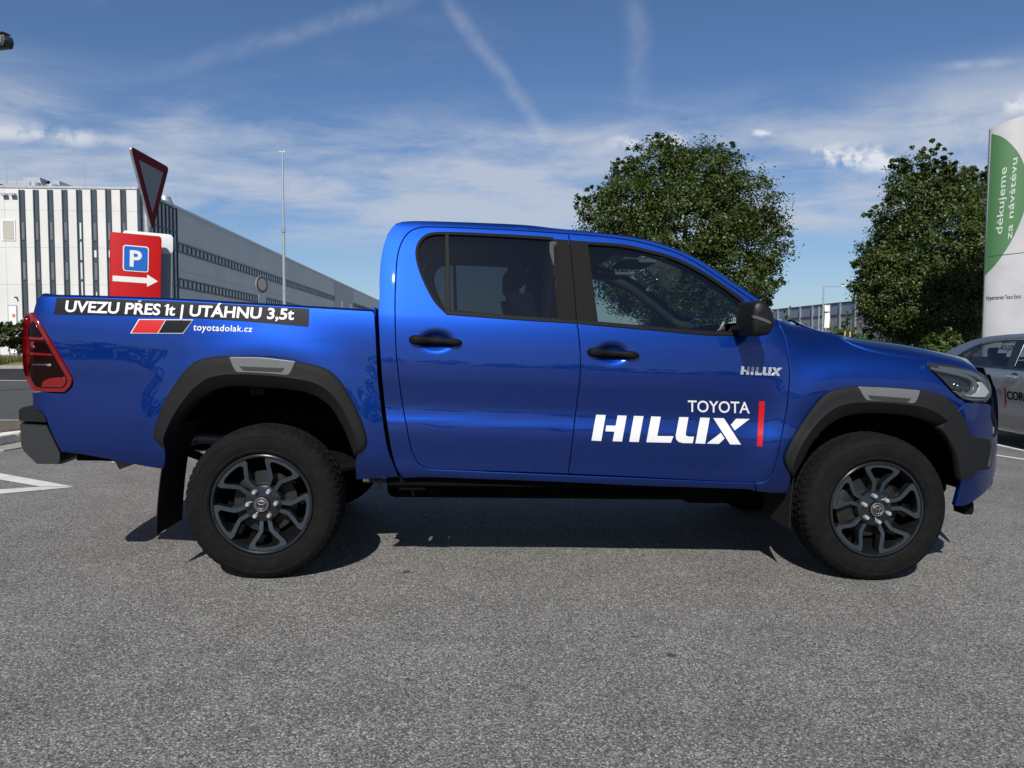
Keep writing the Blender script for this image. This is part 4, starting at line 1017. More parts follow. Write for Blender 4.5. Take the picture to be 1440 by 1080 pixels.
def asphalt(name, lo, hi, warm=(1, .985, .95), worn=.5):
    m = simple(name, (.1, .1, .1), .9, 0, .35); t = NT(m.node_tree); b = t.n['Principled BSDF']
    tc = t.add('ShaderNodeTexCoord'); P = tc.outputs['Object']
    warp = t.add('ShaderNodeTexNoise', i_Vector=P, i_Scale=60.); 
    pw = t.vmath('ADD', P, t.vmath('MULTIPLY', warp.outputs['Color'], (.006, .006, .0)))
    v1 = t.add('ShaderNodeTexVoronoi', i_Vector=pw, i_Scale=150.); c1 = t.add('ShaderNodeSeparateColor', i_Color=v1.outputs['Color'])
    v2 = t.add('ShaderNodeTexVoronoi', i_Vector=pw, i_Scale=330.); c2 = t.add('ShaderNodeSeparateColor', i_Color=v2.outputs['Color'])
    stone = t.mix(.45, t.ramp(c1.outputs[0], [(0, .10), (.25, .45), (.6, .9), (.84, 1.25), (1, 2.6)]), t.ramp(c2.outputs[1], [(0, .15), (.3, .6), (.7, 1.05), (1, 1.9)]))
    gap = t.mapr(v1.outputs['Distance'], .42, .72, 1.0, .45)
    big = t.noise(P, .35, 4, .6); mid = t.noise(P, 3.5, 5, .65)
    patch = t.math('ADD', t.mapr(big, .3, .7, -.28, .28), t.mapr(mid, .3, .7, -.22, .22))
    v3 = t.add('ShaderNodeTexVoronoi', i_Vector=t.vmath('ADD', P, t.vmath('MULTIPLY', t.add('ShaderNodeTexNoise', i_Vector=P, i_Scale=22.).outputs['Color'], (.05, .05, 0))), i_Scale=2.6); c3 = t.add('ShaderNodeSeparateColor', i_Color=v3.outputs['Color'])
    stain = t.math('MULTIPLY', t.math('MULTIPLY', t.mapr(v3.outputs['Distance'], .085, .05), t.mapr(c3.outputs[0], .62, .66)), .8)
    st2 = t.math('MULTIPLY', t.mapr(t.noise(P, 2.2, 3, .6), .60, .68), t.mapr(t.noise(P, 26, 2, .5), .60, .68)); stain = t.math('MAXIMUM', stain, t.math('MULTIPLY', st2, .55))
    base = t.mix(t.math('ADD', patch, .5), tuple(lo*w for w in warm), tuple(hi*w for w in warm))
    col = t.mix(1., base, stone, 'MULTIPLY'); gm = t.add('ShaderNodeCombineColor', x0=gap, x1=gap, x2=gap)
    col = t.mix(1., col, gm.outputs[0], 'MULTIPLY')
    col = t.mix(stain, col, (.018, .018, .019)); t.put(b, 'Base Color', col)
    t.put(b, 'Roughness', t.mapr(c1.outputs[1], 0, 1, .62, .95, False))
    h = t.math('ADD', t.math('MULTIPLY', c1.outputs[2], .5), t.math('MULTIPLY', t.mapr(v1.outputs['Distance'], .1, .7, 1., 0.), .6))
    bp = t.add('ShaderNodeBump', i_Strength=.55, i_Height=h); bp.inputs['Distance'].default_value = .002; t.put(b, 'Normal', bp.outputs[0])
    return m
M['asphalt'] = asphalt('asphalt', .152, .232, (1, .968, .905))
M['road'] = asphalt('road_asphalt', .068, .096)
M['darkroad'] = asphalt('dark_strip', .02, .03)
def worn_paint():
    m = textured('road_paint', (.42, .41, .395), (.54, .53, .51), 14, .8); t = NT(m.node_tree); return m
M['line'] = worn_paint()
tag(mk('ground', V, F, M['asphalt']), kind='structure')
def sheet(name, pts, mat, dz=.004, kind='structure', n=14):
    """flat strip laid on the ground between two edges given as world xy polylines"""
    V = []; F = []
    (a0, a1), (b0, b1) = pts
    for i in range(n+1):
        t = i/n
        for p, q in ((a0, a1), (b0, b1)):
            x, y = p[0]+(q[0]-p[0])*t, p[1]+(q[1]-p[1])*t; V.append((x, y, gz(x)+dz))
    for i in range(n): F.append((i*2, i*2+2, i*2+3, i*2+1))
    o = mk(name, V, F, mat, smooth=False)
    if o.data.polygons[0].normal.z < 0: o.data.flip_normals()
    return tag(o, kind=kind)

# ------------------------------------------------------------------ roads, verge, markings
def W2(px, py): p = onground(px, py); return (p.x, p.y)
def band_across(name, y0, y1, mat, x0=-160, x1=160, dz=.004, kind='structure'):
    return sheet(name, ((((x0, y0), (x1, y0))), ((x0, y1), (x1, y1))), mat, dz, kind, 60)
yk = onground(20, 519).y                                           # far kerb on the left
yl = onground(20, 536).y                                           # white edge line
yi = onground(10, 600).y
M['concrete'] = textured('concrete', (.19, .185, .175), (.27, .26, .245), 6, .85, .2)
M['verge'] = textured('dry_grass', (.085, .085, .03), (.19, .17, .075), 3, .95, .3)
band_across('road', yi+.6, yk-.2, M['road'], -160, -4.6, .004)
band_across('road_edge', yl+.25, yk-.2, M['darkroad'], -160, -4.6, .008)  # darker strip between the edge line and the far kerb
band_across('road_marking', yl, yl+.22, M['line'], -160, -4.6, .012)
def kerb(name, x0, x1, y, mat, h=.13, w=.16):
    bm = bmesh.new(); nseg = 40
    for i in range(nseg):
        a, b = x0+(x1-x0)*i/nseg, x0+(x1-x0)*(i+1)/nseg-.01
        add_box(bm, ((a+b)/2, y, gz((a+b)/2)+h/2), (b-a, w, h), bev=.015, seg=1)
    return tag(mkbm(name, bm, mat), kind='structure')
kerb('kerb', -110, -5, yk, M['concrete'])
vx = np.linspace(-110, -6, 60); V = []; F = []
for x in vx:
    for k, (dy, dz) in enumerate(((.08, .12), (.8, .20), (3., .30), (6., .30))): V.append((x, yk+dy, gz(x)+dz+.03*math.sin(x*1.7+k)))
for i in range(59):
    for k in range(3): F.append((i*4+k, i*4+k+1, (i+1)*4+k+1, (i+1)*4+k))
o = mk('verge', V, F, M['verge']);  o.data.flip_normals() if o.data.polygons[0].normal.z < 0 else None; tag(o, kind='structure')
# traffic island at the left edge with a painted kerb
c0, c1, c2 = onground(0, 612, .12), onground(27, 606, .12), onground(27, 629)
isl = [(c0.x-2.6, c0.y-.25), (c0.x, c0.y-.12), (c1.x+.10, c1.y-.02), (c1.x+.55, c1.y+.20), (c1.x+.75, c1.y+.55), (c1.x+.5, c1.y+.95), (c1.x-.4, c1.y+1.25), (c0.x-2.6, c0.y+1.1)]
isl = [tuple(p) for p in curve(isl, .15, True, 60)]
bm = bmesh.new(); add_prism(bm, isl, lambda u, v, k: (u, v, gz(u)+(.005 if k else .115)), .02); tag(mkbm('traffic_island', bm, textured('worn_white_paint', (.42, .40, .37), (.66, .64, .60), 8, .8, .2)), kind='structure')
inn = [tuple(p) for p in inset_poly(np.array(isl), .18)]
bm = bmesh.new(); add_prism(bm, inn, lambda u, v, k: (u, v, gz(u)+(.06 if k else .125))); tag(mkbm('island_soil', bm, textured('soil', (.045, .032, .022), (.12, .095, .065), 9, .95, .5)), kind='structure')
out = [tuple(p) for p in inset_poly(np.array(isl), -.32)]
bm = bmesh.new(); add_prism(bm, out, lambda u, v, k: (u, v, gz(u)+(-.05 if k else .012))); tag(mkbm('gutter', bm, textured('gutter_concrete', (.20, .18, .155), (.30, .27, .235), 5, .85, .2)), kind='structure')
# give-way triangle arrow painted on the forecourt
def poly_mark(name, pxs):
    pts = [onground(*p) for p in pxs]; V = [(p.x, p.y, gz(p.x)+.004) for p in pts]
    o = mk(name, V, [tuple(range(len(V)))], M['line'], smooth=False)
    if o.data.polygons[0].normal.z < 0: o.data.flip_normals()
    return tag(o, kind='structure')
poly_mark('road_marking', [(-60, 654), (0, 666), (105, 685), (57, 684.8), (0, 675), (-60, 664.5)])
poly_mark('road_marking', [(-60, 692.5), (57, 685.2), (104.5, 685.6), (0, 695), (-60, 698.5)])
def stripe(p, q, w):
    a, b = onground(*p), onground(*q); d = (b-a); nrm = Vector((-d.y, d.x, 0)).normalized()*w/2
    V = [(v.x, v.y, gz(v.x)+.004) for v in (a-nrm, a+nrm, b+nrm, b-nrm)]
    o = mk('road_marking', V, [(0, 1, 2, 3)], M['line'], smooth=False)
    if o.data.polygons[0].normal.z < 0: o.data.flip_normals()
    tag(o, kind='structure')
stripe((1300, 604), (1480, 642), .11); stripe((1330, 630), (1500, 655), .09)

# ------------------------------------------------------------------ warehouse
M['wcladding'] = None
def cladding(name, c, joint, sx, sz, axis='X', dark=.6):
    m = simple(name, c, .5, 0, .4); t = NT(m.node_tree); b = t.n['Principled BSDF']
    tc = t.add('ShaderNodeTexCoord'); s = t.add('ShaderNodeSeparateXYZ', x0=tc.outputs['Object'])
    u = s.outputs[axis]; z = s.outputs['Z']
    fu = t.math('ABSOLUTE', t.math('SUBTRACT', t.math('FRACT', t.math('DIVIDE', u, sx)), .5)); fz = t.math('ABSOLUTE', t.math('SUBTRACT', t.math('FRACT', t.math('DIVIDE', z, sz)), .5))
    j = t.math('MAXIMUM', t.mapr(fu, .5-joint/sx, .5-joint/sx*.4), t.mapr(fz, .5-joint/sz, .5-joint/sz*.4))
    n = t.noise(tc.outputs['Object'], .25, 4, .6); cc = t.mix(t.mapr(n, .3, .7), tuple(x*.95 for x in c), tuple(min(1, x*1.05) for x in c))
    t.put(b, 'Base Color', t.mix(t.math('MULTIPLY', j, dark), cc, tuple(x*.45 for x in c)))
    return m
M['white_clad'] = cladding('white_cladding', (.50, .50, .485), .035, 1.15, 2.9, 'X', .5)
M['grey_clad'] = cladding('grey_cladding', (.60, .585, .55), .05, 6.2, 2.6, 'Y', .5)
M['grey_dark'] = cladding('corrugated_cladding', (.46, .45, .44), .12, .5, 30, 'Y', .5)
M['strip'] = textured('dark_window', (.035, .042, .055), (.045, .054, .07), 1.2, .10, 0, 0, 2, 0, .03, .8)
M['strip2'] = textured('tinted_pane', (.095, .105, .12), (.12, .13, .15), 1.2, .14, 0, 0, 2, 0, .03, .8)
M['litpane'] = simple('pale_blind', (.50, .53, .52), .4)
M['winframe'] = simple('dark_frame', (.03, .034, .04), .45)
M['mullion'] = simple('grey_mullion', (.085, .09, .095), .5); M['galv'] = textured('galvanised_steel', (.36, .38, .39), (.48, .50, .51), 12, .38, .02, .7)
YB = 56.; wh = empty('warehouse', (0, YB, 0), label='long white and grey warehouse with dark vertical window strips on its end wall', cat='warehouse')
def wpart(name, V, F, mat, smooth=False, parent=None):
    o = mk(name, [(v[0], v[1]-YB, v[2]) for v in V], F, mat, parent or wh, smooth=smooth); return o
def wbox(bm, a, b): 
    c = [(a[i]+b[i])/2 for i in range(3)]; add_box(bm, (c[0], c[1]-YB, c[2]), [abs(b[i]-a[i]) for i in range(3)])
ctop = at(192, 266, YB); XC, ZT = ctop.x, ctop.z; XL = at(-420, 266, YB).x; YE = 235.
bm = bmesh.new(); wbox(bm, (XL, YB, -.3), (XC, YB+40, ZT)); mkbm('end_wall', bm, M['white_clad'], wh, False)
bm = bmesh.new(); wbox(bm, (XC-.02-38, YB+.5, -.3), (XC-.0, YE, ZT-.06)); 
sw = mkbm('side_wall', bm, M['grey_clad'], wh, False); sw.location.x = .03
bm = bmesh.new(); wbox(bm, (XL, YB-.06, ZT-.02), (XC+.08, YB+.35, ZT+.16)); wbox(bm, (XC-.25, YB+.35, ZT-.08), (XC+.10, YE, ZT+.14)); mkbm('parapet', bm, M['galv'], wh, False)
zb = at(30, 442, YB).z
def strip(xa, xb, lower=0):
    x0, x1 = at(xa, 290, YB).x, at(xb, 290, YB).x; z1 = at(xa, 267, YB).z; z0 = .9
    bm = bmesh.new(); wbox(bm, (x0, YB-.03, z0), (x1, YB+.2, z1)); s = mkbm('window_strip', bm, M['strip'], wh, False)
    zs = [at(0, 240+q/5.4, YB).z for q in (380, 525, 685, 830)] + [z0+2.2, z0]
    bm = bmesh.new()
    for z in zs[:-1]: wbox(bm, (x0, YB-.08, z-.05), (x1, YB-.03, z+.05))
    for x in (x0, x1): wbox(bm, (x-.04, YB-.09, z0), (x+.04, YB-.03, z1))
    mkbm('window_frame', bm, M['winframe'], s, False)
    xm = x0+(x1-x0)*.30
    for k in (0, 2):
        bm = bmesh.new(); wbox(bm, (xm, YB-.05, zs[k+1]+.06), (x1-.05, YB-.03, zs[k]-.06)); mkbm('pane', bm, M['strip2'], s, False)
    return s, x0, x1, zs
for i, (a, b) in enumerate([(-53, -46.5), (-32.7, -26.3), (28.1, 34.6), (48.1, 54.3), (68.1, 74.4), (88.3, 94.6), (108.7, 115), (129, 135.7), (149.6, 155.9), (170.4, 176.9)]):
    s, x0, x1, zs = strip(a, b)
    if i == 6:
        bm = bmesh.new()
        for k in range(4): wbox(bm, (x0+(x1-x0)*.5, YB-.07, zs[k+1]+.12), (x1-.06, YB-.05, zs[k]-.10))
        mkbm('blind', bm, M['litpane'], s, False)
    if i in (7, 8):
        bm = bmesh.new(); wbox(bm, (x0+.12, YB-.07, at(0, 361, YB).z), (x1-.06, YB-.05, at(0, 351, YB).z)); wbox(bm, (x0+.18, YB-.07, at(0, 416, YB).z), (x1-.1, YB-.05, at(0, 410, YB).z)); mkbm('blind', bm, M['litpane'], s, False)
def rect(a, b, mat, name, d=.06, parent=None, fr=None):
    p, q = at(*a, YB), at(*b, YB); bm = bmesh.new(); wbox(bm, (p.x, YB-d, q.z), (q.x, YB+.1, p.z)); return mkbm(name, bm, mat, parent or wh, False)
M['beige'] = cladding('louvre_slats', (.42, .39, .34), .05, 50, .14, 'X', .6); M['whitepaint'] = simple('white_paint', (.62, .62, .605), .5, 0, .3)
lf = rect((2, 308.5), (22.5, 338.5), M['whitepaint'], 'louvre', .06); rect((4.3, 310.3), (20.5, 336.6), M['beige'], 'louvre_slat', .09, lf)
dr = rect((11, 429), (26.5, 497), M['galv'], 'door_frame', .05); rect((12.6, 430.5), (25.4, 497), M['whitepaint'], 'door', .08, dr); rect((18, 441.5), (22.5, 446), simple('orange_sign', (.6, .12, .06), .5), 'door_sign', .10, dr)
rect((4, 272.5), (11.5, 275.6), M['galv'], 'wall_light', .35); rect((16, 272.5), (23.5, 275.6), M['galv'], 'wall_light', .35)
rect((23, 417.5), (25, 419.5), M['winframe'], 'camera_bracket', .3)
# roof plant
bm = bmesh.new()
a, b, c = at(43, 253.5, YB+6), at(65, 253, YB+6), at(75, 264, YB+6)
add_prism(bm, [(a.x, a.z), (b.x, b.z), (c.x, ZT-.3), (a.x-.2, ZT-.3)], lambda u, v, k: (u, 5.+2*k, v)); mkbm('roof_cowl', bm, M['galv'], wh, False)
for (xa, xb, yt) in ((42, 57, 257.5), (65, 82, 260)):
    p, q = at(xa, yt, YB+4), at(xb, yt, YB+4); bm = bmesh.new(); add_cyl(bm, ((p.x+q.x)/2, 4, ZT-.5), ((p.x+q.x)/2, 4, p.z), (q.x-p.x)/2, seg=20); mkbm('roof_vent', bm, M['galv'], wh)
bm = bmesh.new(); p = at(18, 260.5, YB+8); wbox(bm, (p.x, YB+6, ZT-.5), (p.x+4.3, YB+9, p.z)); wbox(bm, (at(84, 261, YB+8).x, YB+6, ZT-.5), (at(101, 261, YB+8).x, YB+9, at(84, 261, YB+8).z)); mkbm('roof_plant', bm, M['galv'], wh, False)
p = at(-6, 257.5, YB+4); bm = bmesh.new(); wbox(bm, (p.x-3, YB+3, ZT-.5), (at(8, 262, YB+4).x, YB+6, at(8, 261, YB+4).z)); mkbm('roof_plant', bm, M['winframe'], wh, False)
bm = bmesh.new(); p = atX(232, 277, XC-.6); add_cyl(bm, (p.x, p.y-YB, ZT-.2), (p.x, p.y-YB, ZT+.75), .85, .45, 16); mkbm('roof_vent', bm, M['galv'], wh)
for px_, yt in ((9, 234), (119, 232)):
    q = at(px_, yt, YB+5); bm = bmesh.new(); add_cyl(bm, (q.x, 5, ZT-.3), (q.x, 5, q.z), .022, .012, 6); mkbm('lightning_rod', bm, M['galv'], wh)
for px_, yt in ((247, 262), (283, 282), (327, 299), (350, 312), (376, 327), (402, 345)):
    b = atX(px_, yt, XC-.8); bm = bmesh.new(); add_cyl(bm, (b.x, b.y-YB, ZT-.3), (b.x, b.y-YB, b.z), .022, .012, 6); mkbm('lightning_rod', bm, M['galv'], wh)
# side wall: glazed corner, two ribbon windows, a corrugated bay
yg0, yg1 = atX(195, 300, XC).y, atX(247, 300, XC).y; XS = XC+.03
bm = bmesh.new(); wbox(bm, (XS-.2, YB+.55, 1.), (XS+.04, yg1, ZT-.1)); gw = mkbm('glazed_corner', bm, M['strip2'], wh, False)
bm = bmesh.new()
nm = 9
for i in range(nm+1):
    y = YB+.6+(yg1-YB-.6)*i/nm; wbox(bm, (XS+.04, y-.06, 1.), (XS+.11, y+.06, ZT-.1))
for q in (ZT-.15, *(atX(247, yy, XC).z for yy in (327, 351, 378, 402, 428))): wbox(bm, (XS+.04, YB+.6, q-.06), (XS+.10, yg1, q+.06))
mkbm('mullion', bm, M['winframe'], gw, False)
yend = atX(470, 400, XC).y; yend2 = atX(496, 400, XC).y
for za, zb_ in ((341.1, 353.6), (391, 403.6)):
    z1, z0 = atX(249, za, XC).z, atX(249, zb_, XC).z
    for ya, yb in ((yg1+.3, yend-.3), (yend2+.3, YE-6)):
        bm = bmesh.new(); wbox(bm, (XS-.2, ya, z0), (XS+.03, yb, z1)); rw = mkbm('ribbon_window', bm, M['strip2'], wh, False)
        bm = bmesh.new(); k = int((yb-ya)/1.05)
        for i in range(k+1):
            y = ya+(yb-ya)*i/k; wbox(bm, (XS+.03, y-.085, z0), (XS+.09, y+.085, z1))
        wbox(bm, (XS+.03, ya, z1-.1), (XS+.08, yb, z1+.06)); wbox(bm, (XS+.03, ya, z0-.06), (XS+.08, yb, z0+.1)); mkbm('mullion', bm, M['mullion'], rw, False)
bm = bmesh.new(); wbox(bm, (XS-.2, yend, 0), (XS+.06, yend2, ZT-.12)); mkbm('corrugated_bay', bm, M['grey_dark'], wh, False)
bm = bmesh.new(); wbox(bm, (XS+.06, (yend*2+yend2)/3-1, ZT-6.4), (XS+.09, (yend*2+yend2)/3+1, ZT-3.6)); wbox(bm, (XS+.06, (yend+yend2*5)/6-1, ZT-6.4), (XS+.09, (yend+yend2*5)/6+1, ZT-3.6)); mkbm('bay_window', bm, M['strip'], wh, False)

# ------------------------------------------------------------------ signs and masts on the left
def sign_face(o_loc, rz): return Matrix.Translation(o_loc) @ Matrix.Rotation(rz, 4, 'Z')
def flat_mesh(name, polys, mat, parent, y0, y1, bev=0.):
    bm = bmesh.new()
    for p in polys: add_prism(bm, p, lambda u, v, k: (u, y1 if k else y0, v), bev)
    return mkbm(name, bm, mat, parent, True, 30)
def rrect(w, h, r, n=6, cx=0, cz=0):
    out = []
    for sx, sz, a0 in ((1, 1, 0), (-1, 1, 90), (-1, -1, 180), (1, -1, 270)):
        for k in range(n+1):
            a = D2R(a0+90*k/n); out.append((cx+sx*(w/2-r)+r*math.cos(a), cz+sz*(h/2-r)+r*math.sin(a)))
    return out
# give way sign: stands square to the road on the right, so it is seen nearly edge on
D = 7.6
TLp, TRp, BTp = at(181.5, 204.5, WCP[1]+D), None, None
side = .90
def solve_yaw():
    best = None
    for deg in np.arange(50, 90, .5):
        h = Vector((math.cos(D2R(deg)), math.sin(D2R(deg)), 0))
        q = TLp + h*side
        d = np.array(q)-WCP; x = 720+FPX*(d@WAR)/(d@WAF)
        e = abs(x-237)
        if best is None or e < best[0]: best = (e, deg)
    return best[1]
yw = solve_yaw(); hd = Vector((math.cos(D2R(yw)), math.sin(D2R(yw)), 0))
M['signred'] = simple('sign_red', (.16, .004, .007), .7, 0, .2); M['signgrey'] = simple('sign_white', (.30, .30, .305), .7, 0, .2)
ctr = TLp + hd*side/2
gy = empty('give_way_sign', (ctr.x, ctr.y, gz(ctr.x)), (0, 0, D2R(yw)), label='red rimmed inverted triangle give way sign on a grey post, seen nearly edge on', cat='road sign')
zt = ctr.z-gz(ctr.x); hh = side*.866
def tri(s, r, cz):
    c = [(-s/2, cz+s*.2887), (s/2, cz+s*.2887), (0, cz-s*.5774)]; out = []
    for i in range(3):
        p = Vector(c[i]); a = (Vector(c[i-1])-p).normalized(); b = (Vector(c[(i+1) % 3])-p).normalized(); L = r*1.732
        p1, p2 = p+a*L, p+b*L
        for k in range(6):
            t = k/5; out.append(tuple((p1*(1-t)+p*t)*(1-t)+(p*(1-t)+p2*t)*t))
    return out
cz = zt-side*.2887
flat_mesh('sign_plate', [tri(side, .04, cz)], M['galv'], gy, -.010, .014, .004)
flat_mesh('red_border', [tri(side-.025, .035, cz)], M['signred'], gy, -.013, -.010)
flat_mesh('sign_centre', [tri(side-.34, .012, cz)], M['signgrey'], gy, -.0155, -.013)
bm = bmesh.new(); add_cyl(bm, (0, .045, 0), (0, .045, zt-.03), .033, seg=16); mkbm('post', bm, M['galv'], gy)
bm = bmesh.new()
for zq in (cz+.12, cz-.18): add_box(bm, (0, .03, zq), (.12, .05, .03), bev=.004)
mkbm('clamp', bm, M['galv'], gy)
# red parking direction board
D = 7.0
p0, p1, p2 = at(157.5, 325, WCP[1]+D), at(228.5, 333, WCP[1]+D), at(153.5, 418, WCP[1]+D)
w0 = (p1-p0).length*1.10; ang = D2R(24)
ps = empty('parking_sign', (p0.x+.245*.8-.115, p0.y+.08, gz(p0.x)), (0, D2R(2.0), ang), label='red board with blue P panel and white arrow pointing right', cat='parking sign')
SB = .80; ps.scale = (SB, SB, SB); zt = (p0.z-gz(p0.x))/SB-.01; bw = .535; hgt = zt-.25
M['boardred'] = simple('red_board', (.36, .0015, .003), .55, 0, .2); M['boardblue'] = simple('blue_panel', (.010, .10, .42), .5, 0, .25)
bx = .02
flat_mesh('board', [rrect(bw, hgt, .035, 5, bx, zt-hgt/2)], M['boardred'], ps, -.02, .02, .004)
pc = zt-.285
flat_mesh('parking_panel', [rrect(.268, .30, .03, 5, bx, pc)], M['whitepaint'], ps, -.024, -.02)
flat_mesh('blue_field', [rrect(.244, .276, .022, 5, bx, pc)], M['boardblue'], ps, -.027, -.024)
Vt, Ft = text_mesh('P', .03); lo, hi = Vt.min(0), Vt.max(0); s = .19/(hi[1]-lo[1]); Vt = (Vt-(lo+hi)/2)*s
o = mk('letter', [(v[0]+bx, -.0285, v[1]+pc) for v in Vt], Ft, M['whitepaint'], ps, smooth=False)
az = zt-.53
flat_mesh('arrow', [[(bx-.235, az+.032), (bx+.12, az+.032), (bx+.12, az+.072), (bx+.235, az), (bx+.12, az-.072), (bx+.12, az-.032), (bx-.235, az-.032)]], M['whitepaint'], ps, -.024, -.02)
bm = bmesh.new()
for rx, rz, dz in ((.105, .072, 0), (.036, .068, 0), (.075, .026, .024)):
    pipe(bm, [(bx+rx*math.cos(a), -.021, zt-.81+dz+rz*math.sin(a)) for a in np.linspace(0, 2*math.pi, 33)], .009, 6)
mkbm('emblem', bm, M['whitepaint'], ps)
bm = bmesh.new()
for sx in (-.2, .2): add_cyl(bm, (bx+sx, .045, 0), (bx+sx, .045, zt-.1), .028, seg=14)
mkbm('post', bm, M['galv'], ps)
# second board standing behind, white cap over a grey back
wb = empty('sign_board', (p0.x+.16, p0.y+.24, gz(p0.x)), (0, D2R(2.0), ang), label='white topped grey board standing right behind the red parking board', cat='sign board')
z2 = at(210, 326.5, p0.y+.24).z-gz(p0.x)
flat_mesh('panel', [rrect(.43, z2-.5, .04, 5, -.02, (z2-.5)/2+.5)], simple('grey_back', (.20, .21, .215), .45, .3), wb, -.012, .03, .004)
flat_mesh('white_cap', [rrect(.434, .19, .04, 5, -.02, z2-.095)], M['whitepaint'], wb, -.016, .034, .004)
bm = bmesh.new(); add_cyl(bm, (0, .06, 0), (0, .06, z2-.4), .03, seg=14); mkbm('post', bm, M['galv'], wb)
# tall steel mast and the small round sign far behind
q = at(397, 213, 48.); bm = bmesh.new(); pole = empty('lighting_mast', (q.x, 48., gz(q.x)), label='tall thin steel mast rising in front of the grey warehouse wall', cat='mast')
zt = q.z-gz(q.x)
for a, b, r0, r1 in ((0, .34, .13, .115), (.34, .62, .105, .095), (.62, 1, .085, .06)): add_cyl(bm, (0, 0, zt*a), (0, 0, zt*b), r0, r1, 12)
mkbm('mast', bm, M['galv'], pole)
bm = bmesh.new()
for z in (.34, .62): add_cyl(bm, (0, 0, zt*z-.12), (0, 0, zt*z+.12), .14, seg=12)
mkbm('joint_ring', bm, M['galv'], pole)
bm = bmesh.new(); add_cyl(bm, (0, 0, zt), (0, 0, zt+.12), .05, .02, 8); add_box(bm, (0, 0, zt-.02), (.42, .06, .07)); mkbm('mast_head', bm, M['galv'], pole)
q = at(368.5, 400, 26.); rs = empty('round_sign', (q.x, 26., gz(q.x)), (0, 0, D2R(66)), label='small round road sign with dark rim seen at an angle before the warehouse', cat='road sign')
zc_ = q.z-gz(q.x); circ = lambda r, c: [(r*math.cos(a), c+r*math.sin(a)) for a in np.linspace(0, 2*math.pi, 33)[:-1]]
flat_mesh('sign_plate', [circ(.36, zc_)], M['galv'], rs, -.01, .03); flat_mesh('red_border', [circ(.335, zc_)], simple('dark_rim', (.10, .06, .05), .5), rs, -.014, -.01); flat_mesh('sign_centre', [circ(.24, zc_)], M['signgrey'], rs, -.018, -.014)
flat_mesh('plate', [rrect(.44, .34, .02, 3, 0, zc_-.58)], M['galv'], rs, -.01, .02)
bm = bmesh.new(); add_cyl(bm, (0, .06, 0), (0, .06, zc_+.2), .035, seg=10); mkbm('post', bm, M['galv'], rs)
# floodlight reaching in at the top left
q = at(6, 57, 11.5); fl = empty('floodlight', (q.x, 11.5, q.z), (0, 0, D2R(-18)), label='grey floodlight head on a bracket high at the left edge', cat='floodlight')
bm = bmesh.new(); add_prism(bm, [(-.42, .10), (.09, .085), (.125, -.03), (.08, -.14), (-.42, -.14)], lambda u, v, k: (u, -.10+.22*k, v), .012); mkbm('lamp_body', bm, M['winframe'], fl)
bm = bmesh.new(); add_box(bm, (-.19, -.108, -.01), (.44, .02, .15), bev=.004); mkbm('lamp_glass', bm, simple('lamp_glass', (.36, .35, .32), .25), fl)
bm = bmesh.new(); add_box(bm, (-.21, 0, .135), (.54, .20, .03), bev=.006); mkbm('bracket', bm, M['winframe'], fl)
zq = q.z-gz(q.x)
bm = bmesh.new(); add_cyl(bm, (-.55, .0, -zq), (-.55, .0, .2), .07, .055, 14); add_cyl(bm, (-.55, 0, .12), (-.2, 0, .12), .03, seg=10); mkbm('post', bm, M['galv'], fl)

# ------------------------------------------------------------------ right: pylon, barrier, lamp, flag
D = 14.5
a0, a1 = at(1388.5, 300, D), None
pyl = empty('pylon_sign', (0, 0, 0), label='tall curved white pylon with a green leaf shape and white lettering', cat='pylon sign')
# front face: part of a circle bulging towards the camera; left edge where the photo shows it
R = 1.45; left = Vector((a0.x, D, 0)); cx, cy = left.x + R*math.cos(D2R(18)), D + R*math.sin(D2R(18))*.55
gp = gz(cx)
def pyl_pt(t, z, r=R): 
    a = math.pi + D2R(18) + t*D2R(144)                             # t 0..1 along the front, left to right
    return (cx + r*math.cos(a), cy + r*.55*math.sin(a), z)
def px_of(p): d = np.array(p)-WCP; w = d@WAF; return np.array((720+FPX*(d@WAR)/w, 540-FPX*(d@WAU)/w))
def t_of(px, z=3.):
    lo, hi = 0., 1.
    for _ in range(40):
        m_ = (lo+hi)/2
        if px_of(pyl_pt(m_, z))[0] < px: lo = m_
        else: hi = m_
    return (lo+hi)/2
def z_of(t, py):
    lo, hi = -1., 12.
    for _ in range(40):
        m_ = (lo+hi)/2
        if px_of(pyl_pt(t, m_))[1] > py: lo = m_
        else: hi = m_
    return (lo+hi)/2
ztl = z_of(.0, 182); ztr = z_of(t_of(1440), 160)
tt = np.linspace(0, 1, 33); te = t_of(1440)
top = lambda t: ztl + (ztr-ztl)*min(1, t/te)**.9 if t <= te else ztr + .04*(t-te)
V = []; F = []
for t in tt: q = pyl_pt(t, 0); yb = q[1]+.03+.9*math.sin(math.pi*t)**.8; V += [pyl_pt(t, gp-.1), pyl_pt(t, top(t)), (q[0], yb, top(t)), (q[0], yb, gp-.1)]
for i in range(32):
    for k in range(4): F.append((i*4+k, i*4+(k+1) % 4, (i+1)*4+(k+1) % 4, (i+1)*4+k))
F += [(0, 1, 2, 3), tuple(32*4+k for k in (3, 2, 1, 0))]
bm = bmesh.new(); vs = [bm.verts.new(v) for v in V]
for f in F: bm.faces.new([vs[i] for i in f])
bmesh.ops.recalc_face_normals(bm, faces=bm.faces)
mkbm('pylon_body', bm, textured('pylon_white', (.32, .32, .335), (.37, .37, .38), .9, .4), pyl, True, 40)
def on_pylon(name, pxs, mat, off, step=5):
    P2, F2, _ = fill([curve(pxs, 3, True, 60)], step); V = []
    for x, y in P2:
        t = t_of(x, 2.5); p = pyl_pt(t, z_of(t, y), R+off); V.append(p)
    V = np.array(V); F = outward(V, [tuple(f) for f in F2]); return mk(name, V, F, mat, pyl, None, False)
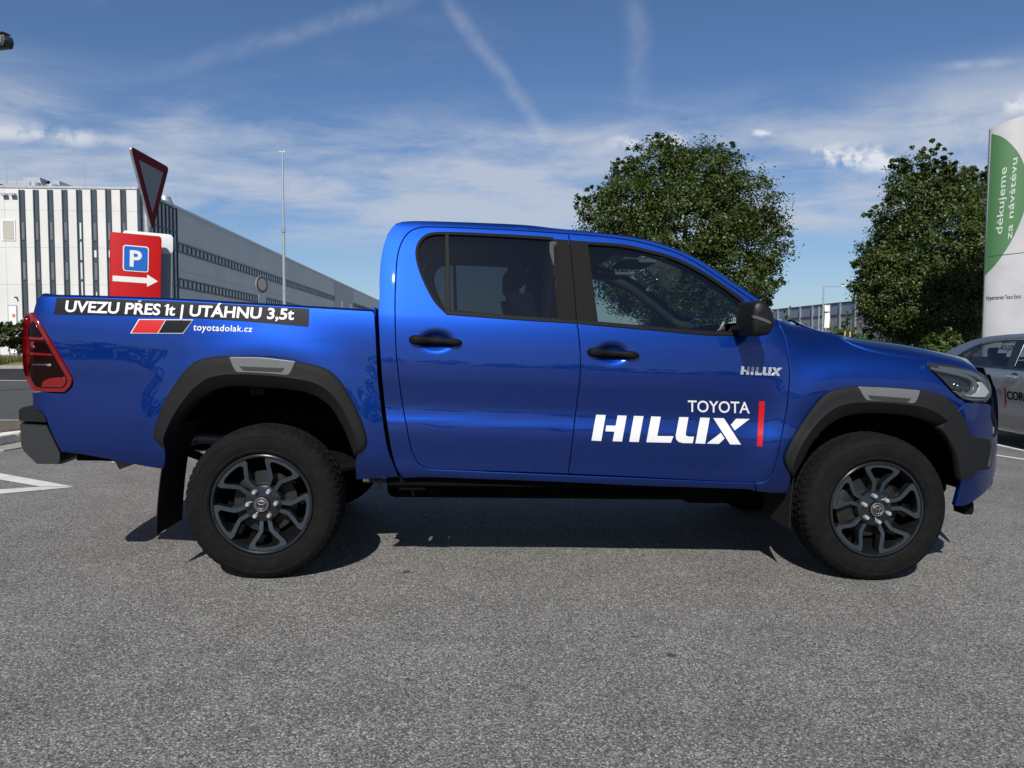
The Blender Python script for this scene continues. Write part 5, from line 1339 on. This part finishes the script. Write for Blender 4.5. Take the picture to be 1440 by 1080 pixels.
M['paletext'] = simple('pale_vinyl', (.36, .42, .36), .5); M['leafgreen'] = simple('green_vinyl', (.034, .115, .036), .5)
on_pylon('green_shape', [(1386.5, 188), (1401, 192.5), (1414, 202.5), (1426, 217), (1434, 234), (1438, 251), (1439, 268), (1437.5, 290), (1431, 312), (1421, 336), (1409, 357), (1397, 374), (1384, 387.5), (1385, 300)], M['leafgreen'], .004)
def pylon_text(name, body, TL, TR, BR, BL, mat, off, bold=0.):
    """TL.. = photo points of the text's own top-left, top-right, bottom-right, bottom-left"""
    V, F = lettering(body, bold, 0, 1.04, False); V, F = split_long(V, F, 10)
    q = to_quad(V, (V[:, 0].min(), 0), (V[:, 0].max(), .70), TL, TR, BR, BL)
    P = []
    for x, y in q: t = t_of(x, 2.5); P.append(pyl_pt(t, z_of(t, y), R+off))
    P = np.array(P); mk(name, P, outward(P, F), mat, pyl, None, False)
pylon_text('lettering', 'děkujeme', (1397, 330), (1400, 237), (1409.5, 234.5), (1406, 328.5), M['paletext'], .009, .006)
pylon_text('lettering', 'za návštěvu', (1412, 337), (1415, 224), (1423.5, 221), (1420, 336), M['paletext'], .009, .006)
pylon_text('lettering', 'Hypermarket Tesco Extra', (1387.5, 416), (1436, 413.5), (1436, 419.5), (1387.5, 422), M['blackvinyl'], .006, .012)
on_pylon('panel_joint', [(1388, 360.2), (1412, 357.6), (1440, 354.4), (1440, 355.2), (1412, 358.4), (1388, 361)], M['winframe'], .012, 3)

def between(px, pyt, pyb, Y): return at(px, pyt, Y), at(px, pyb, Y)
b0, b1 = at(1040, 441, 80.), at(1240, 421.5, 52.)
nb = empty('noise_barrier', (b0.x, b0.y, 0), label='grey panelled noise barrier with slim pale posts on the right', cat='noise barrier')
dv = Vector((b1.x-b0.x, b1.y-b0.y, 0)); L = dv.length; nb.rotation_euler = (0, 0, math.atan2(dv.y, dv.x)); H = (b0.z+b1.z)/2
M['barrier'] = cladding('barrier_panel', (.20, .22, .24), .05, 50, .95, 'X', .6); M['barrierglass'] = simple('barrier_glass', (.16, .21, .30), .2)
bm = bmesh.new(); add_box(bm, (L*.7, 0, (H-1.0)/2), (L*1.4, .10, H-1.0)); mkbm('barrier_panel', bm, M['barrier'], nb, False)
bm = bmesh.new(); add_box(bm, (L*.7, 0, H-.5), (L*1.4, .05, 1.0)); mkbm('glass_panel', bm, M['barrierglass'], nb, False)
bm = bmesh.new(); add_box(bm, (L*.7, 0, H+.04), (L*1.4, .14, .14)); add_box(bm, (L*.7, -.03, H-1.0), (L*1.4, .14, .12)); mkbm('rail', bm, M['winframe'], nb, False)
for k in range(int(L*1.4/2.4)):
    bm = bmesh.new(); add_box(bm, (k*2.4+.5, -.10, H/2), (.16, .12, H+.1)); mkbm('barrier_post', bm, M['galv'], nb, False)
q = at(1158.3, 402, 46.); lp = empty('street_lamp', (q.x, 46., gz(q.x)), label='slim grey street lamp with one horizontal arm and white head', cat='street lamp')
h = q.z-gz(q.x); e = at(1189, 400.5, 46.)
bm = bmesh.new(); add_cyl(bm, (0, 0, 0), (0, 0, h), .075, .045, 12); mkbm('post', bm, M['galv'], lp)
bm = bmesh.new(); pipe(bm, [(0, 0, h-.06), (e.x-q.x, 0, h-.02)], .022, 8); mkbm('arm', bm, M['galv'], lp)
bm = bmesh.new(); add_box(bm, (e.x-q.x-.12, 0, h-.0), (.50, .20, .10), bev=.03); mkbm('lamp_head', bm, M['whitepaint'], lp)
q = at(1152, 431, 50.); bm = bmesh.new(); add_cyl(bm, (0, 0, 0), (0, 0, q.z-gz(q.x)), .06, .05, 10); o = mkbm('pole', bm, M['galv']); o.location = (q.x, 50, gz(q.x)); tag(o, 'short grey pole standing left of the street lamp', 'pole')
q = at(1163.5, 429, 40.); fb = empty('advertising_flag', (q.x, 40., gz(q.x)), label='white upright banner flag beside the street lamp', cat='flag')
h = q.z-gz(q.x); zb2 = at(1163.5, 461, 40.).z-gz(q.x); wfl = (at(1167.3, 440, 40.).x-at(1159.8, 440, 40.).x)
V = []; F = []; 
for i in range(9):
    z = zb2+(h-zb2)*i/8
    for u in np.linspace(-.5, .5, 7): V.append((u*wfl+.02*math.sin(i*.9)*u, .03*math.sin(u*6+i*.5), z))
F = [(i*7+j, i*7+j+1, (i+1)*7+j+1, (i+1)*7+j) for i in range(8) for j in range(6)]
mk('banner', V, F, M['whitepaint'], fb)
bm = bmesh.new(); add_box(bm, (0, .0, h-.42), (wfl, .075, .05)); mkbm('banner_band', bm, M['insert'], fb)
bm = bmesh.new(); add_cyl(bm, (wfl*.5, 0, 0), (wfl*.5, 0, h+.05), .022, seg=8); mkbm('pole', bm, M['galv'], fb)

# ------------------------------------------------------------------ foliage
def leaf_mat(name, c1, c2, c3, trans=.35):
    m = bpy.data.materials.new(name); m.use_nodes = True; t = NT(m.node_tree); t.n.clear()
    ge = t.add('ShaderNodeNewGeometry'); tc = t.add('ShaderNodeTexCoord')
    n = t.noise(tc.outputs['Object'], .9, 3, .6)
    col = t.mix(t.mapr(ge.outputs['Random Per Island'], 0, 1, 0, 1, False), c1, c2); col = t.mix(t.mapr(n, .45, .75, 0, .8), col, c3)
    d = t.add('ShaderNodeBsdfPrincipled', i_Base_Color=col, i_Roughness=.48); d.inputs['Specular IOR Level'].default_value = .35
    tr = t.add('ShaderNodeBsdfTranslucent', i_Color=t.mix(.5, col, (.10, .16, .01)))
    mx = t.add('ShaderNodeMixShader'); mx.inputs[0].default_value = trans; t.put(mx, 1, d.outputs[0]); t.put(mx, 2, tr.outputs[0])
    t.add('ShaderNodeOutputMaterial', i_Surface=mx.outputs[0]); return m
M['leaf'] = leaf_mat('maple_leaf', (.024, .042, .007), (.048, .072, .013), (.066, .088, .018), .18)
M['leaf2'] = leaf_mat('bush_leaf', (.035, .065, .012), (.08, .12, .03), (.12, .15, .04), .3)
M['hedge'] = leaf_mat('hedge_leaf', (.018, .030, .008), (.042, .060, .016), (.075, .08, .03), .2)
M['bark'] = textured('bark', (.045, .035, .026), (.11, .09, .07), 9, .9, .5)
def leaf_cloud(name, blobs, n, size, mat, parent, seed, shell=.60, sub=30, subr=.34, droop=.25):
    """leaves gathered in twigs over a set of ellipsoids; blobs: (centre xyz, radius)"""
    r = np.random.default_rng(seed); C = np.array([b[0] for b in blobs]); Rr = np.array([b[1] for b in blobs])
    w = Rr**2; w = w/w.sum(); tw = max(40, n//sub)
    bi = r.choice(len(blobs), tw, p=w); d = r.normal(size=(tw, 3)); d /= np.linalg.norm(d, axis=1)[:, None]
    rad = Rr[bi]*(shell+(1.06-shell)*r.random(tw)**.7) * (1+.10*r.normal(size=tw))
    tc = C[bi]+d*rad[:, None]
    # drop twigs lying well inside another blob
    keep = np.ones(tw, bool)
    for c, q in zip(C, Rr): keep &= ~((np.linalg.norm(tc-c, axis=1) < q*.62) & (r.random(tw) < .85))
    tc, d, tr_ = tc[keep], d[keep], (Rr[bi]*subr)[keep]; tw = len(tc)
    ti = r.integers(0, tw, n); o = r.normal(size=(n, 3)); o *= (np.minimum(tr_[ti], size*3.6)*.50)[:, None]; o[:, 2] *= .75
    P = tc[ti]+o
    nn = d[ti]*.55+r.normal(size=(n, 3))*.55+np.array([0, 0, .55]); nn /= np.linalg.norm(nn, axis=1)[:, None]
    a = np.cross(nn, r.normal(size=(n, 3))); a /= np.linalg.norm(a, axis=1)[:, None]; b = np.cross(nn, a)
    s = size*(.6+.7*r.random(n))
    a *= s[:, None]; b *= (s*.78)[:, None]; f = nn*(s*.22)[:, None]
    V = np.empty((n, 6, 3)); V[:, 0] = P-a*.55; V[:, 1] = P-a*.1-b*.5+f*.6; V[:, 2] = P+a*.25-b*.36+f*.3; V[:, 3] = P+a*.62-f*.5; V[:, 4] = P+a*.25+b*.36+f*.3; V[:, 5] = P-a*.1+b*.5+f*.6
    me = bpy.data.meshes.new(name); me.vertices.add(n*6); me.vertices.foreach_set('co', V.ravel())
    me.loops.add(n*6); me.loops.foreach_set('vertex_index', np.arange(n*6)); me.polygons.add(n)
    me.polygons.foreach_set('loop_start', np.arange(n)*6); me.polygons.foreach_set('loop_total', np.full(n, 6)); me.materials.append(mat); me.update(); me.validate()
    ob = bpy.data.objects.new(name, me); COL.objects.link(ob)
    if parent: ob.parent = parent
    return ob
def tree(px_blobs, base_px, Y, n, size, mat, seed, label, name='maple_tree', group=None, spread=1.0, trunk=.17):
    s = (Y-WCP[1])/FPX; r = random.Random(seed); bx = at(base_px, 480, Y).x; z0 = gz(bx)
    root = empty(name, (bx, Y, z0), label=label, cat='tree', group=group); blobs = []
    cxm = np.mean([b[0] for b in px_blobs]); 
    extra = []
    for px, py, rp in px_blobs:
        if rp > 18:
            for _ in range(5):
                a = r.uniform(0, 2*math.pi); extra.append((px+rp*.98*math.cos(a), py-rp*.98*abs(math.sin(a))*(1 if r.random() < .75 else -1), r.uniform(6, 12)))
    for px, py, rp in list(px_blobs)+extra:
        p = at(px, py, Y); edge = abs(px-cxm)*s
        dep = r.uniform(-.55, .55)*spread*max(.8, 2.6-edge)
        blobs.append((np.array([p.x-bx, dep, p.z-z0]), rp*s))
        if rp > 45: blobs.append((np.array([p.x-bx, -spread*1.3, p.z-z0-.2]), rp*s*.8)); blobs.append((np.array([p.x-bx, spread*1.3, p.z-z0]), rp*s*.8))
    leaf_cloud('crown', blobs, n, size, mat, root, seed)
    bm = bmesh.new(); zc = np.mean([b[0][2] for b in blobs]); pipe(bm, [(0, 0, -.1), (.03, .02, zc*.3), (-.05, 0, zc*.7), (.02, 0, zc*1.25)], [trunk*1.25, trunk, trunk*.75, trunk*.3], 10)
    for b, q in [t_ for t_ in blobs if t_[1] > 22*s][::2]:
        z = min(max(.9, b[2]*.55), zc); pipe(bm, [(0, 0, z), tuple(b*[.5, .5, 0]+[0, 0, z*.5+b[2]*.5]), tuple(b-[0, 0, q*.3])], [trunk*.5, trunk*.3, trunk*.08], 6)
    mkbm('trunk', bm, M['bark'], root); return root
T1 = [(928, 268, 56), (985, 254, 50), (880, 292, 48), (1040, 292, 46), (852, 318, 38), (1062, 338, 40), (955, 325, 80), (900, 372, 74), (1018, 378, 66), (1062, 398, 30), (960, 410, 70), (872, 252, 22), (912, 224, 22), (1000, 226, 22), (955, 216, 20), (1022, 244, 22), (838, 292, 22), (1078, 360, 24), (1080, 322, 22), (845, 348, 26), (1072, 416, 16)]
tree(T1, 962, 24., 120000, .088, M['leaf'], 3, 'broad dense maple tree rising behind the cab roof of the blue pickup', group='maple trees beyond the car park', spread=1.1)
T2 = [(1303, 210, 11), (1303, 228, 20), (1292, 248, 28), (1322, 250, 24), (1278, 282, 34), (1326, 288, 42), (1262, 316, 36), (1305, 345, 66), (1243, 352, 30), (1232, 384, 30), (1222, 402, 22), (1240, 424, 36), (1290, 412, 74), (1340, 380, 50), (1262, 452, 30), (1310, 458, 42), (1345, 450, 34)]
tree(T2, 1292, 21., 105000, .078, M['leaf'], 8, 'conical maple tree left of the white pylon', group='maple trees beyond the car park', spread=.9)
T3 = [(1362, 262, 20), (1385, 258, 22), (1374, 292, 32), (1410, 290, 36), (1378, 340, 44), (1420, 350, 52), (1376, 400, 46), (1420, 420, 50), (1366, 452, 32), (1400, 470, 30), (1440, 300, 36)]
tree(T3, 1390, 23.5, 60000, .09, M['leaf'], 14, 'rounder maple tree half hidden behind the white pylon', group='maple trees beyond the car park', spread=.9)
def shrub(px_blobs, Y, n, size, mat, seed, name, label, cat='bush', group=None, stem=True):
    s = (Y-WCP[1])/FPX; bx = at(px_blobs[0][0], 480, Y).x; z0 = gz(bx); root = empty(name, (bx, Y, z0), label=label, cat=cat, group=group); blobs = []
    r = random.Random(seed)
    for px, py, rp in px_blobs:
        p = at(px, py, Y); blobs.append((np.array([p.x-bx, r.uniform(-.3, .3), p.z-z0]), rp*s))
    leaf_cloud('foliage', blobs, n, size, mat, root, seed, .5)
    bm = bmesh.new()
    for b, q in blobs: pipe(bm, [(b[0]*.6, b[1]*.5, -.05), tuple(b)], [.03, .01], 6)
    mkbm('stem', bm, M['bark'], root); return root
shrub([(1328, 478, 13), (1312, 484, 12), (1345, 486, 11), (1338, 470, 10), (1322, 494, 14), (1350, 496, 14)], 14., 2600, .075, M['leaf2'], 21, 'leafy_bush', 'light green bush low behind the silver car at the foot of the conical tree')
shrub([(1133, 464, 8), (1129, 470, 7), (1140, 470, 8)], 40., 700, .14, M['leaf2'], 22, 'leafy_bush', 'small round bush left of the street lamp by the noise barrier')
shrub([(1176, 468, 8), (1186, 474, 9), (1170, 474, 7)], 38., 800, .14, M['leaf2'], 23, 'leafy_bush', 'low bush directly right of the white banner flag')
shrub([(1213, 470, 11), (1222, 478, 11), (1204, 478, 10), (1206, 462, 6)], 36., 1100, .14, M['leaf2'], 24, 'leafy_bush', 'bush under the left branches of the conical tree')
shrub([(1192, 446, 3.5), (1192, 456, 5), (1191, 466, 7), (1194, 476, 8), (1193, 438, 2)], 37., 700, .13, M['leaf2'], 25, 'young_conifer', 'narrow pointed young conifer before the noise barrier', 'tree')
shrub([(1106, 438, 2.2), (1105, 446, 2.6), (1110, 433, 1.6), (1107, 455, 4)], 34., 160, .11, M['leaf2'], 26, 'young_conifer', 'thin sapling with a bent tip beside the pickup bonnet', 'tree')
M['wood'] = textured('stake_wood', (.35, .24, .13), (.48, .34, .20), 20, .8, .1)
for px_, d_ in ((1188.2, 'left'), (1195.4, 'right')):
    p = at(px_, 467, 33.); bm = bmesh.new(); add_cyl(bm, (0, 0, -.05), (0, 0, p.z-gz(p.x)), .045, .04, 10); add_cyl(bm, (0, 0, p.z-gz(p.x)), (0, 0, p.z-gz(p.x)+.03), .04, .02, 10)
    o = mkbm('wooden_stake', bm, M['wood']); o.location = (p.x, 33., gz(p.x)); tag(o, 'pale wooden stake below the young conifer, the %s of the pair' % d_, 'stake', 'wooden stakes by the conifer')
# hedge on the far verge at the left
hb = []
yh = yk+3.2; rr_ = random.Random(5)
x0h, x1h = at(-260, 480, yh).x, at(62, 480, yh).x
hg = empty('hedge', ((x0h+x1h)/2, yh, gz(x0h)+.2), label='ragged dark green hedge in front of the white end wall', cat='hedge')
nx = 46
for i in range(nx):
    x = x0h+(x1h-x0h)*i/(nx-1)
    for k in range(2): hb.append((np.array([x-(x0h+x1h)/2, rr_.uniform(-.4, .4), rr_.uniform(.35, 1.45)]), rr_.uniform(.40, .62)))
leaf_cloud('foliage', hb, 16000, .13, M['hedge'], hg, 31, .5)
bm = bmesh.new()
for b, q in hb[::2]: pipe(bm, [(b[0], b[1], -.3), tuple(b)], [.03, .012], 5)
mkbm('stem', bm, M['bark'], hg)
# tufts of dry grass along the verge
def blades(name, x0, x1, y0, y1, n, h, mat, seed, z=.2):
    r = np.random.default_rng(seed); x = r.uniform(x0, x1, n); y = r.uniform(y0, y1, n); zz = gzv(x)+z-.06; hh = h*(.4+r.random(n)); a = r.uniform(0, math.pi, n); w = .018
    V = np.empty((n, 3, 3)); dx, dy = np.cos(a)*w, np.sin(a)*w
    V[:, 0] = np.stack([x-dx, y-dy, zz], 1); V[:, 1] = np.stack([x+dx, y+dy, zz], 1); V[:, 2] = np.stack([x+r.normal(size=n)*hh*.3, y+r.normal(size=n)*hh*.3, zz+hh], 1)
    return mk(name, V.reshape(-1, 3), [(3*i, 3*i+1, 3*i+2) for i in range(n)], mat, smooth=False)
M['grass'] = leaf_mat('grass_blade', (.06, .075, .02), (.16, .15, .055), (.20, .17, .07), .3)
tag(blades('grass', x0h, x1h, yk+.2, yk+2.8, 9000, .30, M['grass'], 6), kind='stuff')
tag(blades('grass', c0.x-2.2, c1.x+.6, c0.y, c0.y+.9, 260, .05, M['grass'], 7, .14), kind='stuff')

# ------------------------------------------------------------------ silver saloon
cut = None
for Yq in np.arange(3., 9., .02):
    p = at(1409.5, 593, Yq)
    if p.z-gz(p.x) >= .31: cut = p
    else: break
cut = cut or at(1409.5, 593, 5.2)
HD = D2R(-96.5); hx_, hy_ = math.cos(HD), math.sin(HD)
XCUT, YS = 1.33, -.885
ox = cut.x-(hx_*XCUT-hy_*YS); oy = cut.y-(hy_*XCUT+hx_*YS)
car = empty('parked_car', (ox, oy, gz(cut.x)), (0, 0, HD), label='silver saloon car with black lettering on its front door, standing beside the white pylon', cat='car')
W_CAR = pchip([.15, .22, .30, .42, .55, .66, .74, .82, .90, .97, 1.02, 1.10, 1.20, 1.30, 1.38, 1.43, 1.46], [.80, .835, .860, .878, .872, .886, .892, .890, .878, .860, .838, .800, .752, .700, .652, .56, .2])
def Wc(x, z):
    w = W_CAR(z); u = np.clip((-.1-x)/.92, 0, .9999); w = w*(1-u**4)**.4; u = np.clip((x-2.75)/.95, 0, .9999); w = w*(1-u**3.2)**.55
    for xc in (0, 2.70):
        d = np.sqrt((x-xc)**2+(z-.32)**2)-.36; w = w+.012*np.exp(-(np.maximum(d, 0)/.07)**2)
    return w
def carmap(off):
    def f(q):
        q = np.asarray(q, float); x, z = q[:, 0], q[:, 1]; e = 2e-3
        gx = (Wc(x+e, z)-Wc(x-e, z))/(2*e); gz_ = (Wc(x, z+e)-Wc(x, z-e))/(2*e)
        N = np.stack([-gx, -np.ones(len(q)), -gz_], 1); N /= np.linalg.norm(N, axis=1)[:, None]
        return np.stack([x, -Wc(x, z)-off, z], 1), N
    return f
def carpanel(name, poly, mat, parent, off=0., holes=(), inset=.003, step=.05, skirt=.012, mirror=True, ang=38):
    loops = [inset_poly(curve(poly, step*.6, True, ang), inset)] + [inset_poly(curve(h, step*.6, True, ang), 0) for h in holes]
    V, F, N = skin(loops, step, carmap(off), skirt, .002)
    return both(name, V, F, mat, parent, N, mirror)
def arc(xc, r, a0, a1, n=12): return [(xc+r*math.cos(D2R(a0+(a1-a0)*k/n)), .32+r*math.sin(D2R(a0+(a1-a0)*k/n))) for k in range(n+1)]
ROOFC = [(-.62, 1.085), (-.30, 1.20), (.0, 1.305), (.35, 1.385), (.8, 1.425), (1.25, 1.432), (1.6, 1.418), (1.95, 1.36), (2.25, 1.25), (2.6, 1.08), (2.8, .985)]
CUT = [(1.33, .25), (1.33, .45), (1.335, .70), (1.37, .90), (1.40, .985)]
REARD = [(.46, .25), (.45, .36), (.40, .50), (.30, .63), (.17, .78), (.13, .90), (.15, 1.005)]
FRONTD = [(2.36, .25), (2.37, .5), (2.36, .75), (2.33, .93), (2.31, .965)]
BELT = [(.15, 1.008), (.8, 1.0), (1.40, .985), (2.0, .97), (2.31, .96)]
cs = carpanel('body_side', [(-.62, 1.085), (-.97, 1.04), (-1.0, .85), (-1.01, .55), (-.95, .28), (-.40, .24)] + arc(0, .355, 190, -5) + [(.42, .25)] + REARD[1:] + [(-.22, 1.02), (-.05, 1.10)] + [(.14, 1.20), (.40, 1.295), (.75, 1.352), (1.2, 1.372), (1.55, 1.355), (1.85, 1.30), (2.15, 1.17), (2.36, 1.01), (2.40, .96)] + FRONTD[::-1][1:-1] + [(2.345, .25)] + arc(2.70, .355, 190, -5) + [(3.35, .24), (3.58, .30), (3.62, .50), (3.60, .66), (3.42, .80), (3.05, .92), (2.8, .985)] + ROOFC[::-1][1:-1], M['silver'], car)
rd = carpanel('rear_door', REARD + BELT[1:2] + CUT[::-1], M['silver'], car)
fd = carpanel('front_door', CUT + BELT[3:] + FRONTD[::-1], M['silver'], car)
carpanel('rocker', [(.43, .26), (2.36, .26), (2.36, .19), (.40, .19)], M['silver'], car, .004)
DLO = [(-.20, 1.022), (-.05, 1.085), (.14, 1.185), (.40, 1.28), (.75, 1.336), (1.2, 1.356), (1.55, 1.340), (1.85, 1.285), (2.15, 1.155), (2.34, 1.01), (2.36, .975), (1.40, .997), (.8, 1.012)]
M['satin2'] = simple('gloss_trim', (.012, .012, .013), .2)
M['silverglass'] = glass('saloon_glass', (.50, .53, .54))
g1 = [(.02, 1.035), (.32, 1.235), (.27, 1.025)]
g2 = [(.35, 1.025), (.42, 1.27), (.75, 1.322), (1.22, 1.34), (1.30, 1.012), (.8, 1.018)]
g3 = [(1.46, 1.005), (1.40, 1.335), (1.55, 1.325), (1.85, 1.268), (2.12, 1.15), (2.30, 1.005), (2.0, .995)]
g1 = [(.0, 1.030), (.12, 1.13), (.345, 1.245), (.29, 1.026)]
wt = carpanel('window_trim', DLO, M['satin2'], car, .003, [g1, g2, g3], 0)
for gl in (g1, g2, g3): carpanel('window_glass', gl, M['silverglass'], wt, -.006, (), 0, .06, 0)
carpanel('belt_moulding', [(-.22, 1.016), (.15, 1.004), (.8, .997), (1.40, .983), (2.36, .96), (2.36, .975), (1.40, .997), (.8, 1.011), (-.2, 1.022)], M['satin2'], car, .006, (), 0, .04)
# roof, bonnet, boot lid, bumpers
def carpatch(name, line, mat, crown, n=15, off=0., xb=0.):
    L = curve(line, .08, False, 60); P, _ = carmap(off)(L); V = []; F = []
    for p in P:
        for v in np.linspace(-1, 1, n): c = 1-v*v; V.append((p[0]+xb*c, -p[1]*v, p[2]+crown*c))
    for i in range(len(P)-1):
        for j in range(n-1): F.append((i*n+j, i*n+j+1, (i+1)*n+j+1, (i+1)*n+j))
    o = mk(name, V, F, mat, car)
    return o
carpatch('roof', [(.30, 1.375), (.8, 1.425), (1.25, 1.432), (1.6, 1.418), (1.75, 1.40)], M['silver'], .03)
carpatch('rear_window', [(-.55, 1.10), (-.30, 1.20), (.0, 1.305), (.30, 1.375)], M['silverglass'], .02)
carpatch('windscreen', [(1.75, 1.40), (1.95, 1.36), (2.25, 1.25), (2.6, 1.08), (2.72, 1.02)], M['clearglass'], .0, xb=.08)
carpatch('boot_lid', [(-1.0, .86), (-.97, 1.04), (-.62, 1.085), (-.55, 1.10)], M['silver'], .015, xb=-.03)
carpatch('bonnet', [(2.72, 1.01), (2.8, .985), (3.05, .92), (3.42, .80), (3.58, .68)], M['silver'], .04, xb=.08)
carpatch('front_bumper', [(3.58, .68), (3.62, .50), (3.58, .30), (3.5, .22)], M['silver'], 0, xb=.12); carpatch('rear_bumper', [(-1.0, .86), (-1.01, .55), (-.95, .26)], M['silver'], 0, xb=-.06)
carpanel('headlamp', [(3.25, .80), (3.50, .70), (3.58, .62), (3.30, .66)], M['gloss_black'], car, .004); carpanel('tail_lamp', [(-.98, .98), (-.70, .97), (-.66, .90), (-.98, .84)], M['redlens'], car, .004)
bm = bmesh.new(); add_box(bm, (3.67, 0, .38), (.05, 1.1, .2), bev=.01); mkbm('grille', bm, M['plastic'], car)
bm = bmesh.new(); add_box(bm, (1.4, 0, .30), (3.6, 1.5, .2), bev=.02); mkbm('floor_pan', bm, M['dark'], car)
def car_handle(x, parent):
    bm = bmesh.new(); pipe(bm, [(x-.10, -Wc(x-.1, .895)-.006, .893), (x-.08, -Wc(x, .895)-.035, .895), (x+.08, -Wc(x, .895)-.035, .897), (x+.10, -Wc(x+.1, .895)-.006, .896)], [.015, .020, .020, .015], 10); mkbm('handle', bm, M['chrome'], parent[0])
    V, F = lathe([(.001, .004), (.060, .004), (.066, .001)], 20, lambda r, h, a: (x+r*math.cos(a)*1.1, float(-Wc(x, .895))-h+.001, .89+r*math.sin(a)*.8)); mk('handle_cup', V, F, M['darkgrey'], parent[0])
car_handle(.30, rd); car_handle(1.53, fd)
def car_text(body, x0, x1, z0, z1, mat, bold, parent, name='lettering'):
    V, F = lettering(body, bold, 0, 1.0, False); V, F = split_long(V, F, 8); u = (V[:, 0]-V[:, 0].min())/np.ptp(V[:, 0]); v = V[:, 1]/.683
    P, N = carmap(.004)(np.stack([x0+(x1-x0)*u, z0+(z1-z0)*v], 1)); mk(name, P, outward(P, F), mat, parent, N)
car_text('COROLLA', 1.405, 2.14, .605, .705, M['blackvinyl'], .025, fd[0])
car_text('TOYOTA', .93, 1.30, .66, .715, M['insert'], .01, rd[0])
carpanel('sticker_stripe', [(1.345, .50), (1.372, .50), (1.385, .745), (1.358, .745)], M['red'], fd[0], .004, (), 0, .05, 0, False)
M['insert2'] = simple('sticker_pale', (.62, .64, .65), .5)
st_ = carpanel('window_sticker', [(.90, 1.325), (1.225, 1.325), (1.25, 1.18), (.93, 1.18)], M['insert2'], wt[0], -.012, (), 0, .05, 0, False)
V, F = lettering('kup', .012, 0, 1.0, False); u = (V[:, 0]-V[:, 0].min())/np.ptp(V[:, 0]); lo = V[:, 1].min()
P, N = carmap(-.010)(np.stack([.94+.27*u, 1.225+(V[:, 1]-.0)*.125], 1)); mk('lettering', P, outward(P, F), M['blackvinyl'], wt[0], N)
for s in (-1, 1):
    for x in (0, 2.70):
        wc = empty('wheel'); wc.parent = car; wc.location = (x, s*.83, .315); wc.rotation_euler = (0, 0, 0 if s < 0 else math.pi)
        axw = lambda r, h, a: (r*math.cos(a), -h, r*math.sin(a))
        V, F = lathe([(.21, -.02), (.22, .015), (.27, .02), (.305, .005), (.315, -.02), (.315, -.17), (.29, -.19)], 48, axw); mk('tyre', V, F, M['tyre'], wc, None, True, 40)
        V, F = lathe([(.001, -.01), (.03, -.005), (.06, -.02), (.19, -.012), (.205, .0), (.215, -.005)], 48, axw); mk('rim', V, F, M['insert'], wc, None, True, 40)
bm = bmesh.new()
for x in (.55, 1.45):
    for y in (-.36, .36): add_box(bm, (x-.25, y, .78), (.16, .48, .62), bev=.06); add_box(bm, (x-.31, y, 1.17), (.10, .24, .16), bev=.04); add_box(bm, (x, y, .52), (.5, .5, .18), bev=.05)
mkbm('seats', bm, M['cloth'], car)
bm = bmesh.new(); add_box(bm, (2.25, 0, .82), (.5, 1.45, .22), bev=.06); mkbm('dashboard', bm, M['cabin'], car)

# unseen trees added behind the camera so the paint mirrors a dark band
tb = []
rt_ = random.Random(9)
for i in range(60):
    x = -90+180*i/59; h = rt_.uniform(2.6, 3.8)
    for k in range(2): tb.append((np.array([x+rt_.uniform(-1, 1), -46+rt_.uniform(-2, 2), gz(x)+h*(.35+.4*k)]), h*rt_.uniform(.45, .6)))
tag(leaf_cloud('unseen_treeline', tb, 60000, .36, M['leaf'], None, 44, .5), kind='stuff')
